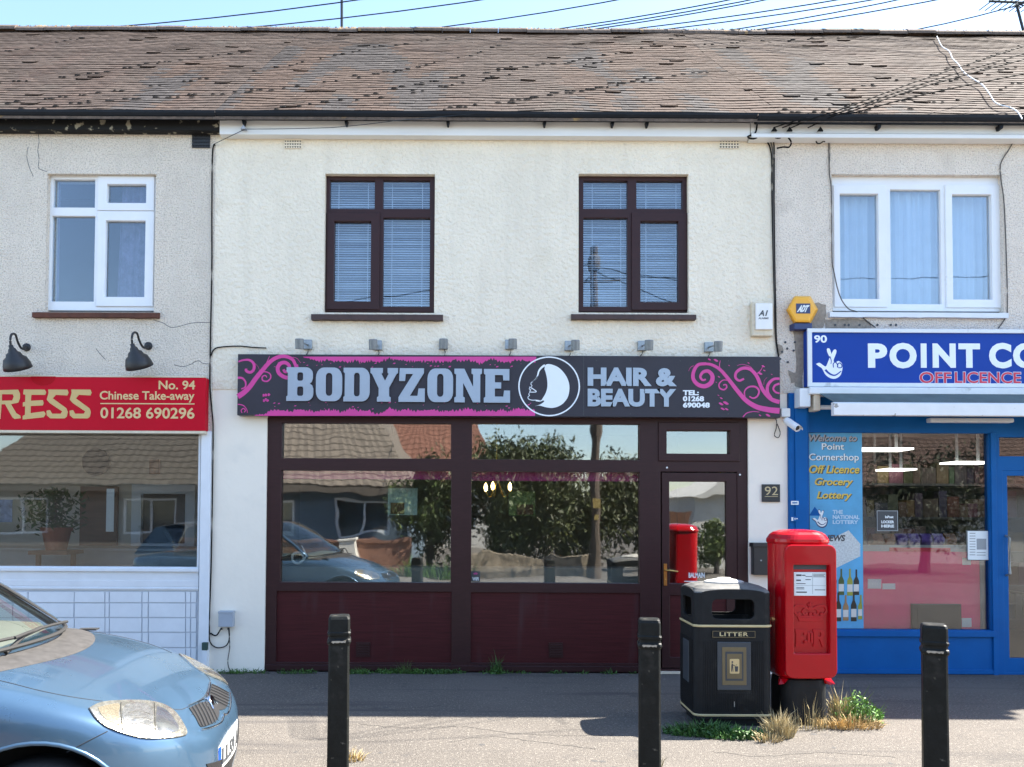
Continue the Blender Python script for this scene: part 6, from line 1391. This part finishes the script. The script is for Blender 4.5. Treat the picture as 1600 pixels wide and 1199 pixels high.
for i in range(n_+1):
    x = xa_+(xb_-xa_)*i/n_; h_ = .60+.10*noise.noise((x*2.3,1,4))+rnd.uniform(-.02,.02); f_ = -11.0+.03*noise.noise((x*5,2,2))
    rr_.append([(x,f_,0),(x,f_+.02,.2),(x,f_-.01,.4),(x,f_-.03,h_),(x,-11.3,h_+.02),(x,-11.4,0)])
sb.rings(rr_)
simple('stone_wall', 'low sandy stone wall across the street under the trees', 'wall', sb, M('sandstone',(.20,.165,.12),.9,var=.6,scale=5,bump=.8,bscale=9,spots=[(4,.58,(.06,.055,.045),.05),(9,.62,(.32,.27,.20),.1)]))
a, b = X_(1085,15), X_(1262,15); simple('pale_garage', 'pale boarded garage across the street mirrored in the salon door', 'garage', MB().box(a,b,-19,-15,0,2.15).prism([(a-.1,2.152),(b+.1,2.152),((a+b)/2,2.9)],-19.1,-14.8), whiter)
fm_ = MB(); a, b = X_(1010,14), X_(1084,14); n = int((b-a)/.13)
for k in range(n): fm_.box(a+k*.13,a+k*.13+.12,-14.03+.01*(k%2),-14+.01*(k%2),0,1.75)
simple('fence', 'dark vertical board fence across the street mirrored in the salon door', 'fence', fm_, mt['wood'])
def tree(label, px, L, h, w_, n, trunk, seed, tint, weep=.5, name='street_tree', cat='tree'):
    r = random.Random(seed); c = Mi(px, 800, L); c.z = 0; t = thing(name, label, cat, c, 'trees across the street')
    tb_ = MB(); tb_.tube([c, c+Vector((.05,0,h*.3)), c+Vector((.15,.1,h*.6))], [trunk, trunk*.8, trunk*.5], 8)
    cl = []
    for k in range(16):
        a = r.uniform(0,6.283); q = w_*.5*math.sqrt(r.random())*.8; e = c+Vector((q*math.cos(a), q*.8*math.sin(a), h*r.uniform(.35,.88)-q*.18)); cl.append((e, r.uniform(.22,.42)*w_*.5))
        tb_.tube([c+Vector((.05,0,h*.3)), (c+Vector((0,0,h*.35))).lerp(e,.5)+Vector((0,0,.1)), e], [trunk*.5,trunk*.3,trunk*.12], 5)
    obj('trunk', tb_, mt['bark'], t)
    lf = MB(); lf.col = []
    for k in range(n):
        e, rad = r.choice(cl); d = Vector((r.gauss(0,1),r.gauss(0,1),r.gauss(0,.8))); d.normalize(); p = e+d*rad*(.5+.6*r.random()); p.z = max(.15, p.z-weep*r.random()**2*h*.35)
        u = Vector((r.uniform(-1,1),r.uniform(-1,1),r.uniform(-1.8,.2))).normalized()*r.uniform(.05,.11); v = u.cross(Vector((r.uniform(-1,1),r.uniform(-1,1),r.uniform(-1,1)))).normalized()*r.uniform(.02,.04)
        lf.add([p-u,p+v,p+u,p-v],[(0,1,2,3)]); q = r.uniform(.5,1.5); lf.col.append((tint[0]*q,tint[1]*q,tint[2]*q))
    obj('crown', lf, mt['treeleaf'], t); return t
tree('large weeping tree across the street mirrored in the middle of the salon', 775, 13.2, 4.1, 5.2, 20000, .16, 1, (.62,.62,.55), .9)
tree('drooping tree beside the pole across the street mirrored in the salon', 930, 12.8, 3.8, 4.2, 14000, .15, 2, (.62,.55,.42), .9)
tree('smaller tree mirrored by the middle post of the salon front', 672, 12.5, 3.3, 2.3, 5500, .12, 3, (.62,.7,.5), .4)
tree('dark leafy tree across the street mirrored in the corner shop window', 1450, 13.5, 3.9, 4.2, 6000, .15, 4, (.5,.5,.45))
tree('round bush across the street mirrored near the salon door', 1120, 12.6, 1.5, 1.6, 1500, .08, 5, (1.2,1.2,.8), .1, 'bush', 'bush')
tg = MB(); tg.col = []
for k in range(14): 
    c = Mi(rnd.uniform(625,740), 890, 10.9); c.z = 0; blades(tg, c, 26, .25, .2, .25, .75, (1.1,1.2,.7), .5, .012, 900+k)
tag(obj('grass_border', tg, mt['leaf']), 'spiky grasses at the foot of the trees across the street', 'grasses')
TP = thing('telegraph_pole', 'wooden telegraph pole across the street mirrored in the salon glass', 'telegraph pole', (X_(932,10.8),-10.8,0))
c = Vector(TP.location); obj('pole', MB().tube([c, c+Vector((-.03,0,8.2))], .13, 10, .09), mt['bark'], TP)
obj('pole_plate', MB().box(c.x-.1,c.x+.1,c.y+.125,c.y+.135,1.75,2.0).box(c.x-.06,c.x+.06,c.y+.125,c.y+.135,1.48,1.62), M('pole_plate',(.30,.22,.07),.6), TP)
obj('pole_head', MB().lathe([(.16,7.6),(.18,7.7),(.16,7.9),(.08,8.0)], c+Vector((-.03,0,0)), seg=12).tube([c+Vector((-.6,0,7.3)),c+Vector((.6,0,7.35))],.03,6), mt['cablegrey'], TP)
for k, (dx, dy, dz, lab) in enumerate(((-22,-3,6.6,'leftward over the slate bungalow'),(18,-2,7.2,'rightward along the far pavement'),(16,-9,6.0,'back to the pale bungalow'),(-9,-12,5.2,'back to the red roofed house'),(24,4,7.6,'rightward over the road'))):
    a = c+Vector((-.03,0,7.75-.08*k)); b = Vector((c.x+dx, c.y+dy, dz)); wire_thing('pole_wire', 'wire running from the telegraph pole ' + lab, [a.lerp(b,t/10)+Vector((0,0,-.5*4*(t/10)*(1-t/10))) for t in range(11)], .014, 'wire', 'overhead wire', 'wires from the telegraph pole', 1)
print('scene built')
